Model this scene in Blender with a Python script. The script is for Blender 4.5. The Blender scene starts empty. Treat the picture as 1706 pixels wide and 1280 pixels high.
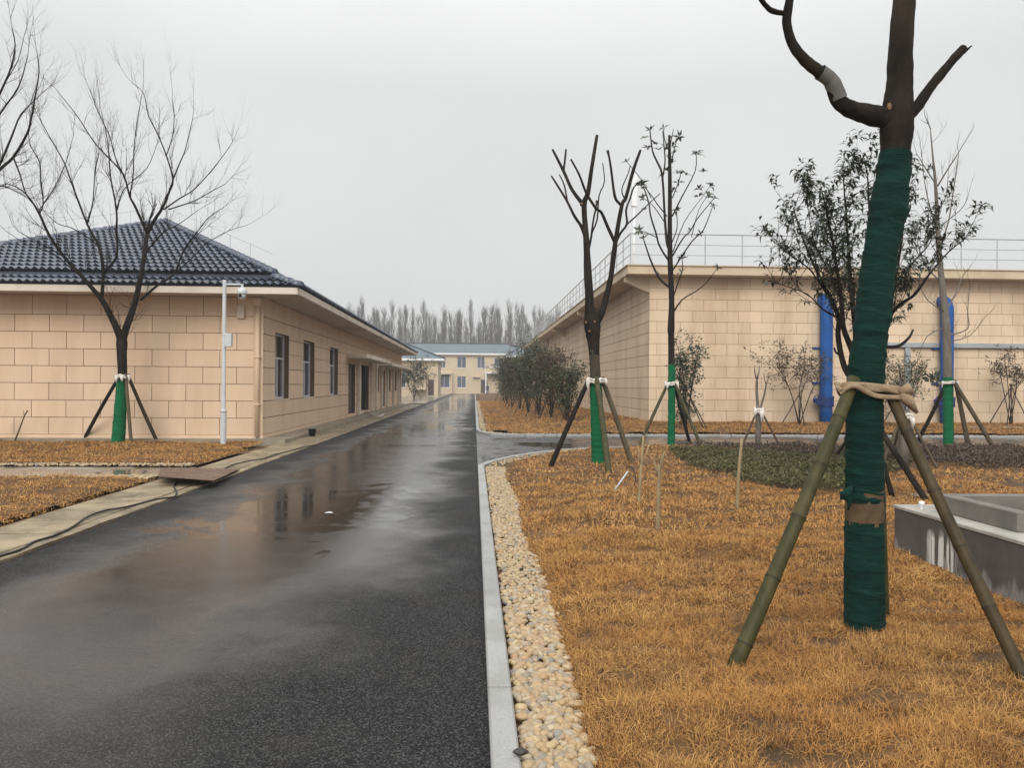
import bpy, math, random
import numpy as np
from mathutils import Vector, Matrix, noise
random.seed(7); rng = np.random.default_rng(7)
R = math.radians
S = bpy.context.scene
HAZE = True
COL = S.collection

# ------------------------------------------------------------------ camera
CAM_H = 1.6
YAW, PITCH, ROLL, FPX = R(2.77), R(0.1), R(0.4), 1300.0
fw = Vector((math.sin(YAW)*math.cos(PITCH), math.cos(YAW)*math.cos(PITCH), math.sin(PITCH)))
r0 = Vector((math.cos(YAW), -math.sin(YAW), 0)); u0 = r0.cross(fw)
rt = r0*math.cos(ROLL) + u0*math.sin(ROLL); up = u0*math.cos(ROLL) - r0*math.sin(ROLL)
cd = bpy.data.cameras.new('camera'); cam = bpy.data.objects.new('camera', cd); COL.objects.link(cam)
cd.sensor_width = 36.0; cd.lens = 36.0*FPX/1706.0; cd.clip_start = 0.1; cd.clip_end = 3000
M = Matrix((rt, up, -fw)).transposed().to_4x4(); M.translation = Vector((0, 0, CAM_H))
cam.matrix_world = M; S.camera = cam

# ------------------------------------------------------------------ sky: even overcast, brighter overhead
W = bpy.data.worlds.new('World'); S.world = W; W.use_nodes = True
nt = W.node_tree; N = nt.nodes; L = nt.links; N.clear()
out = N.new('ShaderNodeOutputWorld'); bgA = N.new('ShaderNodeBackground'); bgB = N.new('ShaderNodeBackground'); mixw = N.new('ShaderNodeMixShader')
sky = N.new('ShaderNodeTexSky'); sky.sky_type = 'NISHITA'; sky.sun_disc = False
sky.sun_elevation = R(36); sky.sun_rotation = R(195); sky.dust_density = 6; sky.air_density = 1
hs = N.new('ShaderNodeHueSaturation'); hs.inputs['Saturation'].default_value = 0.15
L.new(sky.outputs[0], hs.inputs['Color']); L.new(hs.outputs[0], bgA.inputs[0]); bgA.inputs[1].default_value = 0.07
tc = N.new('ShaderNodeTexCoord'); sp = N.new('ShaderNodeSeparateXYZ'); L.new(tc.outputs['Generated'], sp.inputs[0])
rmp = N.new('ShaderNodeValToRGB'); L.new(sp.outputs['Z'], rmp.inputs[0])
rmp.color_ramp.elements[0].position = 0.0; rmp.color_ramp.elements[0].color = (0.54, 0.545, 0.545, 1)
rmp.color_ramp.elements[1].position = 1.0; rmp.color_ramp.elements[1].color = (1.45, 1.45, 1.43, 1)
e = rmp.color_ramp.elements.new(0.35); e.color = (0.56, 0.565, 0.563, 1)
cn = N.new('ShaderNodeTexNoise'); cn.inputs['Scale'].default_value = 2.4; cn.inputs['Detail'].default_value = 4; L.new(tc.outputs['Generated'], cn.inputs['Vector'])
cm = N.new('ShaderNodeMapRange'); L.new(cn.outputs[0], cm.inputs[0]); cm.inputs[3].default_value = 0.86; cm.inputs[4].default_value = 1.14
mu = N.new('ShaderNodeVectorMath'); mu.operation = 'SCALE'; L.new(rmp.outputs[0], mu.inputs[0]); L.new(cm.outputs[0], mu.inputs['Scale'])
L.new(mu.outputs[0], bgB.inputs[0]); bgB.inputs[1].default_value = 1.0
mixw.inputs[0].default_value = 0.85; L.new(bgA.outputs[0], mixw.inputs[1]); L.new(bgB.outputs[0], mixw.inputs[2]); L.new(mixw.outputs[0], out.inputs[0])

# ------------------------------------------------------------------ veiled sun
sd = bpy.data.lights.new('sun', 'SUN'); sd.energy = 1.45; sd.angle = R(35); sd.color = (1.0, 0.965, 0.91)
sun = bpy.data.objects.new('sun', sd); COL.objects.link(sun)
az, el = R(195), R(36)      # compass bearing of the sun, measured from +Y towards +X
sdir = Vector((math.sin(az)*math.cos(el), math.cos(az)*math.cos(el), math.sin(el)))
sun.rotation_euler = sdir.to_track_quat('Z', 'Y').to_euler(); sun.location = sdir*60
S.view_settings.view_transform = 'Standard'; S.view_settings.look = 'None'; S.view_settings.gamma = 1; S.view_settings.exposure = 0.6
S.view_settings.use_curve_mapping = False
S.render.engine = 'CYCLES'; S.cycles.volume_bounces = 0; S.cycles.max_bounces = 6

# ------------------------------------------------------------------ helpers
def at(px, py, Y):
    """point on the plane at distance Y along the road that the photograph shows at px, py"""
    d = fw + rt*((px-853.0)/FPX) - up*((py-640.0)/FPX)
    t = Y/d.y
    return Vector((d.x*t, Y, CAM_H + d.z*t))
def gr(px, py, z=0.0):
    d = fw + rt*((px-853.0)/FPX) - up*((py-640.0)/FPX)
    t = (z-CAM_H)/d.z
    return Vector((d.x*t, d.y*t, z))
ORG = {}
def tag(o, label=None, cat=None, group=None, kind=None):
    if label: o['label'] = label
    if cat: o['category'] = cat
    if group: o['group'] = group
    if kind: o['kind'] = kind
    return o
def empty(name, loc, label, cat, group=None):
    o = bpy.data.objects.new(name, None); COL.objects.link(o); o.location = loc; o.empty_display_size = 0.2
    ORG[o.name] = Vector(loc)
    return tag(o, label, cat, group)
def link(name, me, parent=None, org=None):
    o = bpy.data.objects.new(name, me); COL.objects.link(o)
    if parent is not None:
        o.parent = parent; ORG[o.name] = ORG.get(parent.name, Vector((0, 0, 0)))
    return o
class MB:
    def __init__(s): s.v = []; s.f = []
    def add(s, vs, fs):
        n = len(s.v); s.v += [tuple(a) for a in vs]; s.f += [tuple(i+n for i in q) for q in fs]; return s
    def box(s, x0, x1, y0, y1, z0, z1):
        return s.add([(x0,y0,z0),(x1,y0,z0),(x1,y1,z0),(x0,y1,z0),(x0,y0,z1),(x1,y0,z1),(x1,y1,z1),(x0,y1,z1)],
                     [(0,3,2,1),(4,5,6,7),(0,1,5,4),(1,2,6,5),(2,3,7,6),(3,0,4,7)])
    def bbox(s, x0, x1, y0, y1, z0, z1, b=0.01):
        """box with chamfered edges"""
        c = Vector(((x0+x1)/2, (y0+y1)/2, (z0+z1)/2)); h = Vector((abs(x1-x0)/2, abs(y1-y0)/2, abs(z1-z0)/2))
        vs = []; idx = {}
        for sx in (-1, 1):
            for sy in (-1, 1):
                for sz in (-1, 1):
                    for ax in range(3):
                        p = [h[0]*sx, h[1]*sy, h[2]*sz]
                        for k, sg in enumerate((sx, sy, sz)):
                            if k != ax: p[k] -= b*sg
                        idx[(sx, sy, sz, ax)] = len(vs); vs.append(tuple(c[k]+p[k] for k in range(3)))
        fs = []
        for ax in range(3):
            o1, o2 = [(1, 2), (2, 0), (0, 1)][ax]
            for sg in (-1, 1):
                q = []
                for a, b_ in ((-1, -1), (1, -1), (1, 1), (-1, 1)):
                    k = [0, 0, 0]; k[ax] = sg; k[o1] = a; k[o2] = b_; q.append(idx[(k[0], k[1], k[2], ax)])
                fs.append(tuple(q) if sg > 0 else tuple(q[::-1]))
        for ax in range(3):
            o1, o2 = [(1, 2), (2, 0), (0, 1)][ax]
            for a in (-1, 1):
                for b_ in (-1, 1):
                    q = []
                    for sg, A in ((-1, o1), (1, o1), (1, o2), (-1, o2)):
                        k = [0, 0, 0]; k[ax] = sg; k[o1] = a; k[o2] = b_; q.append(idx[(k[0], k[1], k[2], A)])
                    fs.append(tuple(q) if a*b_ > 0 else tuple(q[::-1]))
        for sx in (-1, 1):
            for sy in (-1, 1):
                for sz in (-1, 1):
                    q = (idx[(sx, sy, sz, 0)], idx[(sx, sy, sz, 1)], idx[(sx, sy, sz, 2)])
                    fs.append(q if sx*sy*sz > 0 else q[::-1])
        return s.add(vs, fs)
    def prism(s, poly, z0, z1):
        n = len(poly)
        a = sum(poly[i][0]*poly[(i+1) % n][1]-poly[(i+1) % n][0]*poly[i][1] for i in range(n))
        if a < 0: poly = poly[::-1]
        vs = [(p[0], p[1], z0) for p in poly]+[(p[0], p[1], z1) for p in poly]
        fs = [tuple(range(n-1, -1, -1)), tuple(range(n, 2*n))]+[(i, (i+1) % n, n+(i+1) % n, n+i) for i in range(n)]
        return s.add(vs, fs)
    def tube(s, pts, rad, n=6, cap=True):
        pts = [Vector(p) for p in pts]; m = len(pts)
        if m < 2: return s
        if not hasattr(rad, '__len__'): rad = [rad]*m
        t = (pts[1]-pts[0]).normalized(); a = Vector((0, 0, 1)) if abs(t.z) < .9 else Vector((1, 0, 0))
        u = t.cross(a).normalized(); vs = []
        for i in range(m):
            tn = (pts[min(i+1, m-1)]-pts[max(i-1, 0)])
            tn = tn.normalized() if tn.length > 1e-9 else t
            u = (u-tn*u.dot(tn)); u = u.normalized() if u.length > 1e-6 else tn.orthogonal().normalized()
            w = tn.cross(u)
            for k in range(n):
                an = 2*math.pi*k/n
                vs.append(pts[i]+(u*math.cos(an)+w*math.sin(an))*rad[i])
        fs = [(i*n+k, i*n+(k+1) % n, (i+1)*n+(k+1) % n, (i+1)*n+k) for i in range(m-1) for k in range(n)]
        if cap: fs += [tuple(range(n-1, -1, -1)), tuple((m-1)*n+k for k in range(n))]
        return s.add(vs, fs)
    def lathe(s, c, prof, n=16):
        """prof: (radius, z) pairs around a vertical axis at c"""
        vs = [(c[0]+r*math.cos(2*math.pi*k/n), c[1]+r*math.sin(2*math.pi*k/n), c[2]+z) for r, z in prof for k in range(n)]
        fs = [(i*n+k, i*n+(k+1) % n, (i+1)*n+(k+1) % n, (i+1)*n+k) for i in range(len(prof)-1) for k in range(n)]
        return s.add(vs, fs)
    def leaf(s, p, d, nrm, ln, wd, droop=0.25):
        d = d.normalized(); sd_ = d.cross(nrm)
        sd_ = sd_.normalized() if sd_.length > 1e-5 else d.orthogonal().normalized()
        nn = sd_.cross(d)
        m = p+d*ln*.45+nn*ln*.05
        return s.add([p, m+sd_*wd/2+nn*wd*.15, p+d*ln-nn*ln*droop, m-sd_*wd/2+nn*wd*.15, m], [(0, 4, 1), (1, 4, 2), (2, 4, 3), (3, 4, 0)])
    def build(s, name, mat, parent=None, smooth=False):
        org = ORG.get(parent.name, Vector((0, 0, 0))) if parent is not None else Vector((0, 0, 0))
        me = bpy.data.meshes.new(name)
        me.from_pydata([(a[0]-org.x, a[1]-org.y, a[2]-org.z) for a in s.v], [], s.f)
        if smooth: me.polygons.foreach_set('use_smooth', [True]*len(me.polygons))
        me.materials.append(mat); me.update()
        return link(name, me, parent)
def np_mesh(name, V, Fq, mat, attr=None, smooth=False):
    """fast mesh from numpy arrays; Fq (n,3) or (n,4)"""
    k = Fq.shape[1]; me = bpy.data.meshes.new(name)
    me.vertices.add(len(V)); me.vertices.foreach_set('co', V.astype(np.float32).ravel())
    me.loops.add(Fq.size); me.loops.foreach_set('vertex_index', Fq.astype(np.int32).ravel())
    me.polygons.add(len(Fq)); me.polygons.foreach_set('loop_start', (np.arange(len(Fq))*k).astype(np.int32))
    if smooth: me.polygons.foreach_set('use_smooth', np.ones(len(Fq), dtype=bool))
    if attr is not None:
        a = me.attributes.new('tone', 'FLOAT', 'POINT'); a.data.foreach_set('value', attr.astype(np.float32))
    me.materials.append(mat); me.update(calc_edges=True); me.validate()
    return me
def spline(pts, rad, k=4):
    P = [Vector(p) for p in pts]; n = len(P); op, orr = [], []
    for i in range(n-1):
        p0, p1, p2, p3 = P[max(i-1, 0)], P[i], P[i+1], P[min(i+2, n-1)]
        for j in range(k):
            t = j/k
            op.append(0.5*((2*p1)+(p2-p0)*t+(2*p0-5*p1+4*p2-p3)*t*t+(3*p1-p0-3*p2+p3)*t**3))
            orr.append(rad[i]*(1-t)+rad[i+1]*t)
    op.append(P[-1]); orr.append(rad[-1])
    return op, orr
def rv(s=1.0): return Vector((random.uniform(-1, 1), random.uniform(-1, 1), random.uniform(-1, 1)))*s

# ------------------------------------------------------------------ materials
def newmat(name):
    m = bpy.data.materials.new(name); m.use_nodes = True
    n = m.node_tree.nodes; l = m.node_tree.links; b = n['Principled BSDF']
    return m, n, l, b
def nz(n, l, vec, scale, detail=4, rough=.6):
    t = n.new('ShaderNodeTexNoise'); t.inputs['Scale'].default_value = scale; t.inputs['Detail'].default_value = detail; t.inputs['Roughness'].default_value = rough
    if vec is not None: l.new(vec, t.inputs['Vector'])
    return t.outputs[0]
def mr(n, l, v, a, b, c, d, smooth=False):
    m = n.new('ShaderNodeMapRange'); l.new(v, m.inputs[0])
    if smooth: m.interpolation_type = 'SMOOTHSTEP'
    for i, q in enumerate((a, b, c, d)): m.inputs[i+1].default_value = q
    return m.outputs[0]
def mth(n, l, op, a, b=None, c=None):
    m = n.new('ShaderNodeMath'); m.operation = op
    for i, q in enumerate((a, b, c)):
        if q is None: continue
        if isinstance(q, (int, float)): m.inputs[i].default_value = q
        else: l.new(q, m.inputs[i])
    return m.outputs[0]
def mixc(n, l, fac, a, b):
    m = n.new('ShaderNodeMix'); m.data_type = 'RGBA'
    for i, q in ((0, fac), (6, a), (7, b)):
        if isinstance(q, (int, float)): m.inputs[i].default_value = q
        elif isinstance(q, (tuple, list)): m.inputs[i].default_value = (*q[:3], 1)
        else: l.new(q, m.inputs[i])
    return m.outputs[2]
def pm(name, c1, c2=None, scale=3., rough=.75, rv_=.1, bump=.25, bs=60., rnd=0., spec=.35, metal=0., c3=None, s3=.7, lo=.35, hi=.65, stretch=None, dist=.004):
    """two-tone noise material with fine bump; rnd varies the tone from object to object; c3 adds broad stains"""
    m, n, l, b = newmat(name)
    if c2 is None: c2 = tuple(x*.78 for x in c1)
    g = n.new('ShaderNodeNewGeometry'); vec = g.outputs['Position']
    if stretch:
        mp = n.new('ShaderNodeVectorMath'); mp.operation = 'MULTIPLY'; mp.inputs[1].default_value = stretch; l.new(vec, mp.inputs[0]); v2 = mp.outputs[0]
    else: v2 = vec
    f = mr(n, l, nz(n, l, v2, scale), lo, hi, 0, 1)
    col = mixc(n, l, f, c1, c2)
    if c3 is not None:
        col = mixc(n, l, mr(n, l, nz(n, l, v2, s3, 5, .65), .48, .7, 0, 1), col, c3)
    if rnd:
        oi = n.new('ShaderNodeObjectInfo'); h = n.new('ShaderNodeHueSaturation'); l.new(col, h.inputs['Color'])
        l.new(mr(n, l, oi.outputs['Random'], 0, 1, 1-rnd, 1+rnd), h.inputs['Value']); col = h.outputs[0]
    l.new(col, b.inputs['Base Color'])
    l.new(mr(n, l, nz(n, l, vec, scale*2.3), .3, .7, max(rough-rv_, .02), min(rough+rv_, 1)), b.inputs['Roughness'])
    b.inputs['Specular IOR Level'].default_value = spec; b.inputs['Metallic'].default_value = metal
    if bump:
        bp = n.new('ShaderNodeBump'); bp.inputs['Strength'].default_value = bump; bp.inputs['Distance'].default_value = dist
        l.new(nz(n, l, v2, bs, 3), bp.inputs['Height']); l.new(bp.outputs[0], b.inputs['Normal'])
    return m
MT = {}
MT['soil'] = pm('soil', (.17, .095, .045), (.095, .055, .03), 2.2, .9, bump=.6, bs=25, dist=.02)
MT['thatch'] = pm('thatch', (.15, .076, .026), (.085, .045, .018), 1.7, .95, bump=.8, bs=45, dist=.02, c3=(.05, .03, .016), s3=1.1)
MT['block'] = pm('block_paint', (.68, .505, .36), (.635, .47, .335), 1.2, .8, bump=.35, bs=140, rnd=.05, spec=.25, dist=.002, c3=(.585, .42, .285), s3=1.1, stretch=(1, 1, .22))
MT['blockR'] = pm('block_paint_pale', (.66, .51, .365), (.61, .47, .335), 1.0, .8, bump=.35, bs=140, rnd=.055, spec=.25, dist=.002, c3=(.52, .385, .26), s3=1.0, stretch=(1, 1, .2))
MT['jointR'] = pm('joint_paint_pale', (.34, .25, .165), (.30, .22, .145), 4, .85, bump=.2)
MT['joint'] = pm('joint_paint', (.15, .09, .045), (.12, .072, .036), 4, .85, bump=.2)
MT['trim'] = pm('cream_trim', (.66, .585, .49), (.60, .52, .43), 1.5, .7, bump=.2, bs=60, c3=(.45, .37, .28), s3=.5)
MT['soffit'] = pm('soffit_paint', (.52, .45, .37), (.47, .40, .32), 1.2, .8, bump=.15, c3=(.40, .29, .2), s3=.5)
MT['slabfascia'] = pm('slab_fascia', (.56, .45, .32), (.50, .39, .27), 1.4, .75, bump=.25, bs=50, c3=(.40, .31, .21), s3=.6)
MT['tile'] = pm('roof_tile', (.066, .083, .122), (.042, .055, .085), 2.5, .30, .08, bump=.2, bs=70, rnd=.16, spec=.6)
MT['tileplain'] = pm('roof_tile_plain', (.052, .06, .078), (.034, .04, .054), 2.5, .4, bump=.2, bs=40)
MT['bluetile'] = pm('far_roof_tile', (.10, .135, .155), (.075, .105, .125), 1.2, .5, bump=.4, bs=3, stretch=(1, 1, 6), rnd=.1)
MT['white'] = pm('white_paint', (.72, .74, .76), (.66, .68, .70), 3, .4, bump=.05, spec=.5)
MT['polewhite'] = pm('pole_paint', (.52, .545, .56), (.46, .48, .50), 3, .45, bump=.05, spec=.4)
MT['frame'] = pm('window_frame', (.62, .60, .66), (.55, .53, .60), 3, .45, bump=.05)
MT['door'] = pm('door_brown', (.085, .052, .045), (.06, .036, .032), 2, .45, bump=.15)
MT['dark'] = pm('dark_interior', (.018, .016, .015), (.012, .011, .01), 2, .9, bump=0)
MT['conc'] = pm('concrete', (.29, .25, .185), (.20, .17, .125), 2.0, .5, .2, bump=.4, bs=60, rnd=.08, c3=(.18, .155, .11), s3=.9)
MT['slab'] = pm('paving_concrete', (.30, .245, .16), (.20, .163, .105), 2.6, .42, .2, bump=.4, bs=70, rnd=.14, c3=(.12, .10, .06), s3=1.3)
MT['kerb'] = pm('granite_kerb', (.34, .34, .33), (.26, .26, .255), 90, .5, .1, bump=.25, bs=160, rnd=.07, c3=(.21, .21, .195), s3=1.6, dist=.002)
MT['steelrail'] = pm('rail_steel', (.42, .44, .47), (.36, .38, .41), 3, .4, bump=.05, metal=.3)
MT['blue'] = pm('blue_paint', (.005, .085, .33), (.004, .068, .27), 1.6, .55, bump=.1, bs=30, spec=.25, c3=(.008, .06, .21), s3=1.8)
MT['bluedark'] = pm('blue_valve', (.016, .045, .20), (.012, .035, .15), 4, .45, bump=.1)
MT['tray'] = pm('cable_tray', (.40, .43, .45), (.34, .37, .39), 2, .4, bump=.05, metal=.4)
MT['bark'] = pm('bark', (.016, .0125, .010), (.008, .0065, .0055), 9, .85, bump=.7, bs=45, stretch=(1, 1, .35), dist=.012, c3=(.036, .026, .018), s3=3, spec=.12)
MT['barkT1'] = pm('bark_olive', (.062, .048, .028), (.03, .024, .016), 7, .9, bump=.6, bs=45, stretch=(1, 1, .35), dist=.01)
MT['twig'] = pm('twig_bark', (.022, .018, .015), (.013, .011, .009), 6, .85, bump=0)
MT['greybark'] = pm('grey_bark', (.17, .145, .12), (.105, .09, .075), 8, .85, bump=.5, bs=40, stretch=(1, 1, .4))
MT['cane'] = pm('brown_cane', (.075, .048, .03), (.045, .03, .02), 6, .8, bump=.4, bs=60, rnd=.2)
MT['oldpole'] = pm('weathered_pole', (.10, .078, .042), (.055, .04, .025), 4, .75, bump=.4, bs=60, rnd=.2, stretch=(1, 1, .3))
MT['stake'] = pm('dry_stake', (.30, .235, .13), (.22, .165, .09), 7, .8, bump=.3, bs=70, rnd=.15)
MT['tie'] = pm('white_tie', (.66, .62, .57), (.52, .48, .43), 9, .9, bump=.6, bs=60, dist=.01)
MT['cream'] = pm('cream_tie', (.33, .24, .155), (.22, .155, .095), 7, .95, bump=.8, bs=55, dist=.01)
MT['burlap'] = pm('burlap', (.115, .075, .038), (.07, .045, .024), 14, .95, bump=.8, bs=220, dist=.004)
MT['pebd'] = pm('dark_stone', (.05, .047, .043), (.03, .028, .026), 8, .6, bump=.4)
MT['rust'] = pm('rusty_steel', (.105, .058, .038), (.07, .04, .028), 3, .4, .15, bump=.3, bs=50, c3=(.14, .085, .06), s3=1.2)
MT['cable'] = pm('black_rubber', (.014, .013, .013), (.01, .01, .01), 5, .55, bump=0)
MT['pine'] = pm('pine_needles', (.022, .034, .02), (.012, .02, .012), 4, .8, bump=0)
MT['leafT'] = pm('evergreen_leaf', (.046, .068, .032), (.024, .036, .019), 5, .38, bump=0, spec=.5)
MT['leafS'] = pm('shrub_leaf', (.062, .078, .028), (.034, .042, .017), 5, .5, bump=0)
MT['leafR'] = pm('reddish_leaf', (.085, .062, .03), (.05, .036, .02), 5, .5, bump=0)
MT['forest'] = pm('poplar_bark_hazed', (.10, .094, .086), (.07, .066, .06), .6, .9, bump=0, rnd=.2)  # bark lightened: part of the distance haze is put into this colour
MT['farwall'] = pm('far_wall', (.54, .44, .31), (.49, .40, .28), .4, .8, bump=0)
MT['farpink'] = pm('far_wall_pink', (.55, .42, .32), (.49, .37, .28), .4, .8, bump=0)
MT['greypvc'] = pm('grey_cloth', (.13, .127, .12), (.085, .082, .078), 10, .8, bump=.4)
MT['cutwood'] = pm('cut_wood', (.20, .12, .06), (.12, .07, .035), 25, .8, bump=.3)
MT['skin'] = pm('skin', (.42, .26, .18), None, 3, .6, bump=0)
MT['denim'] = pm('dark_blue_cloth', (.02, .032, .085), (.014, .024, .065), 6, .9, bump=0)
MT['hair'] = pm('hair', (.015, .012, .01), None, 6, .6, bump=0)

def glass(name, col=(.02, .024, .028), rough=.06):
    m, n, l, b = newmat(name)
    g = n.new('ShaderNodeNewGeometry')
    l.new(mixc(n, l, mr(n, l, nz(n, l, g.outputs['Position'], 1.1), .3, .7, 0, 1), col, tuple(c*1.8 for c in col)), b.inputs['Base Color'])
    b.inputs['Roughness'].default_value = rough; b.inputs['Specular IOR Level'].default_value = .6; b.inputs['IOR'].default_value = 1.5
    return m
MT['glass'] = glass('window_glass', (.030, .034, .036)); MT['farglass'] = glass('far_glass', (.055, .068, .085), .15)

def cloth(name, c1, c2, bands, fine):
    """wound fabric strip: fine horizontal weave plus slow colour change"""
    m, n, l, b = newmat(name)
    g = n.new('ShaderNodeNewGeometry'); vec = g.outputs['Position']
    mp = n.new('ShaderNodeVectorMath'); mp.operation = 'MULTIPLY'; mp.inputs[1].default_value = (1.2, 1.2, bands); l.new(vec, mp.inputs[0])
    f = mr(n, l, nz(n, l, mp.outputs[0], 2.0, 5), .3, .7, 0, 1)
    col = mixc(n, l, f, c1, c2)
    l.new(col, b.inputs['Base Color']); b.inputs['Roughness'].default_value = .9; b.inputs['Specular IOR Level'].default_value = .15
    mp2 = n.new('ShaderNodeVectorMath'); mp2.operation = 'MULTIPLY'; mp2.inputs[1].default_value = (2, 2, fine); l.new(vec, mp2.inputs[0])
    bp = n.new('ShaderNodeBump'); bp.inputs['Strength'].default_value = .9; bp.inputs['Distance'].default_value = .010
    l.new(nz(n, l, mp2.outputs[0], 4, 4), bp.inputs['Height']); l.new(bp.outputs[0], b.inputs['Normal'])
    return m
MT['wrapD'] = cloth('dark_green_wrap', (.005, .036, .027), (.002, .015, .012), 13, 46)
MT['wrapB'] = cloth('bright_green_wrap', (.006, .15, .055), (.003, .075, .03), 14, 30)

def bamboo(name, c1, c2):
    m, n, l, b = newmat(name)
    g = n.new('ShaderNodeNewGeometry'); vec = g.outputs['Position']
    mp = n.new('ShaderNodeVectorMath'); mp.operation = 'MULTIPLY'; mp.inputs[1].default_value = (1, 1, .25); l.new(vec, mp.inputs[0])
    f = mr(n, l, nz(n, l, mp.outputs[0], 11, 5), .35, .65, 0, 1)
    col = mixc(n, l, f, c1, c2)
    col = mixc(n, l, mr(n, l, nz(n, l, vec, 26, 5, .7), .56, .72, 0, .8), col, (.028, .024, .013))
    l.new(col, b.inputs['Base Color']); b.inputs['Roughness'].default_value = .55; b.inputs['Specular IOR Level'].default_value = .2
    bp = n.new('ShaderNodeBump'); bp.inputs['Strength'].default_value = .25; bp.inputs['Distance'].default_value = .004
    l.new(nz(n, l, mp.outputs[0], 60, 3), bp.inputs['Height']); l.new(bp.outputs[0], b.inputs['Normal'])
    return m
MT['bamboo'] = bamboo('green_bamboo', (.066, .056, .020), (.030, .032, .010))
MT['bambooB'] = bamboo('brown_bamboo', (.068, .047, .020), (.034, .026, .012))

def tone_mat(name, ca, cb, cc, rough=.7, posscale=.9):
    """blades and leaves: a tone stored per blade, plus patches over the ground"""
    m, n, l, b = newmat(name)
    a = n.new('ShaderNodeAttribute'); a.attribute_name = 'tone'
    g = n.new('ShaderNodeNewGeometry')
    col = mixc(n, l, a.outputs['Fac'], ca, cb)
    col = mixc(n, l, mr(n, l, nz(n, l, g.outputs['Position'], posscale, 4), .42, .66, 0, .75), col, cc)
    col = mixc(n, l, mr(n, l, nz(n, l, g.outputs['Position'], 3.1, 5, .7), .52, .72, 0, .65), col, tuple(x*.45+.02 for x in ca))
    l.new(col, b.inputs['Base Color']); b.inputs['Roughness'].default_value = rough; b.inputs['Specular IOR Level'].default_value = .25
    return m
MT['grass'] = tone_mat('dry_grass_blade', (.20, .088, .024), (.64, .375, .125), (.40, .188, .052))
MT['hedgeG'] = tone_mat('green_cover_leaf', (.05, .055, .018), (.16, .15, .06), (.10, .085, .042))
MT['hedgeP'] = tone_mat('purple_cover_leaf', (.045, .03, .026), (.12, .085, .066), (.09, .07, .048))

def pebble_mat():
    m, n, l, b = newmat('pebble')
    oi = n.new('ShaderNodeObjectInfo'); a = n.new('ShaderNodeAttribute'); a.attribute_name = 'tone'
    f = mth(n, l, 'FRACT', mth(n, l, 'ADD', oi.outputs['Random'], a.outputs['Fac']))
    cr = n.new('ShaderNodeValToRGB'); l.new(f, cr.inputs[0]); c = cr.color_ramp
    c.elements[0].color = (.34, .235, .115, 1); c.elements[1].color = (.30, .26, .21, 1)
    for p, q in ((.2, (.43, .33, .19)), (.4, (.34, .22, .12)), (.55, (.33, .27, .19)), (.7, (.35, .235, .12)), (.85, (.20, .19, .175)), (.93, (.47, .38, .25))):
        e_ = c.elements.new(p); e_.color = (*q, 1)
    g = n.new('ShaderNodeNewGeometry')
    l.new(mixc(n, l, mr(n, l, nz(n, l, g.outputs['Position'], 40, 4), .45, .75, 0, .45), cr.outputs[0], (.24, .17, .095)), b.inputs['Base Color'])
    b.inputs['Roughness'].default_value = .42; b.inputs['Specular IOR Level'].default_value = .4
    return m
MT['pebble'] = pebble_mat()

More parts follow.
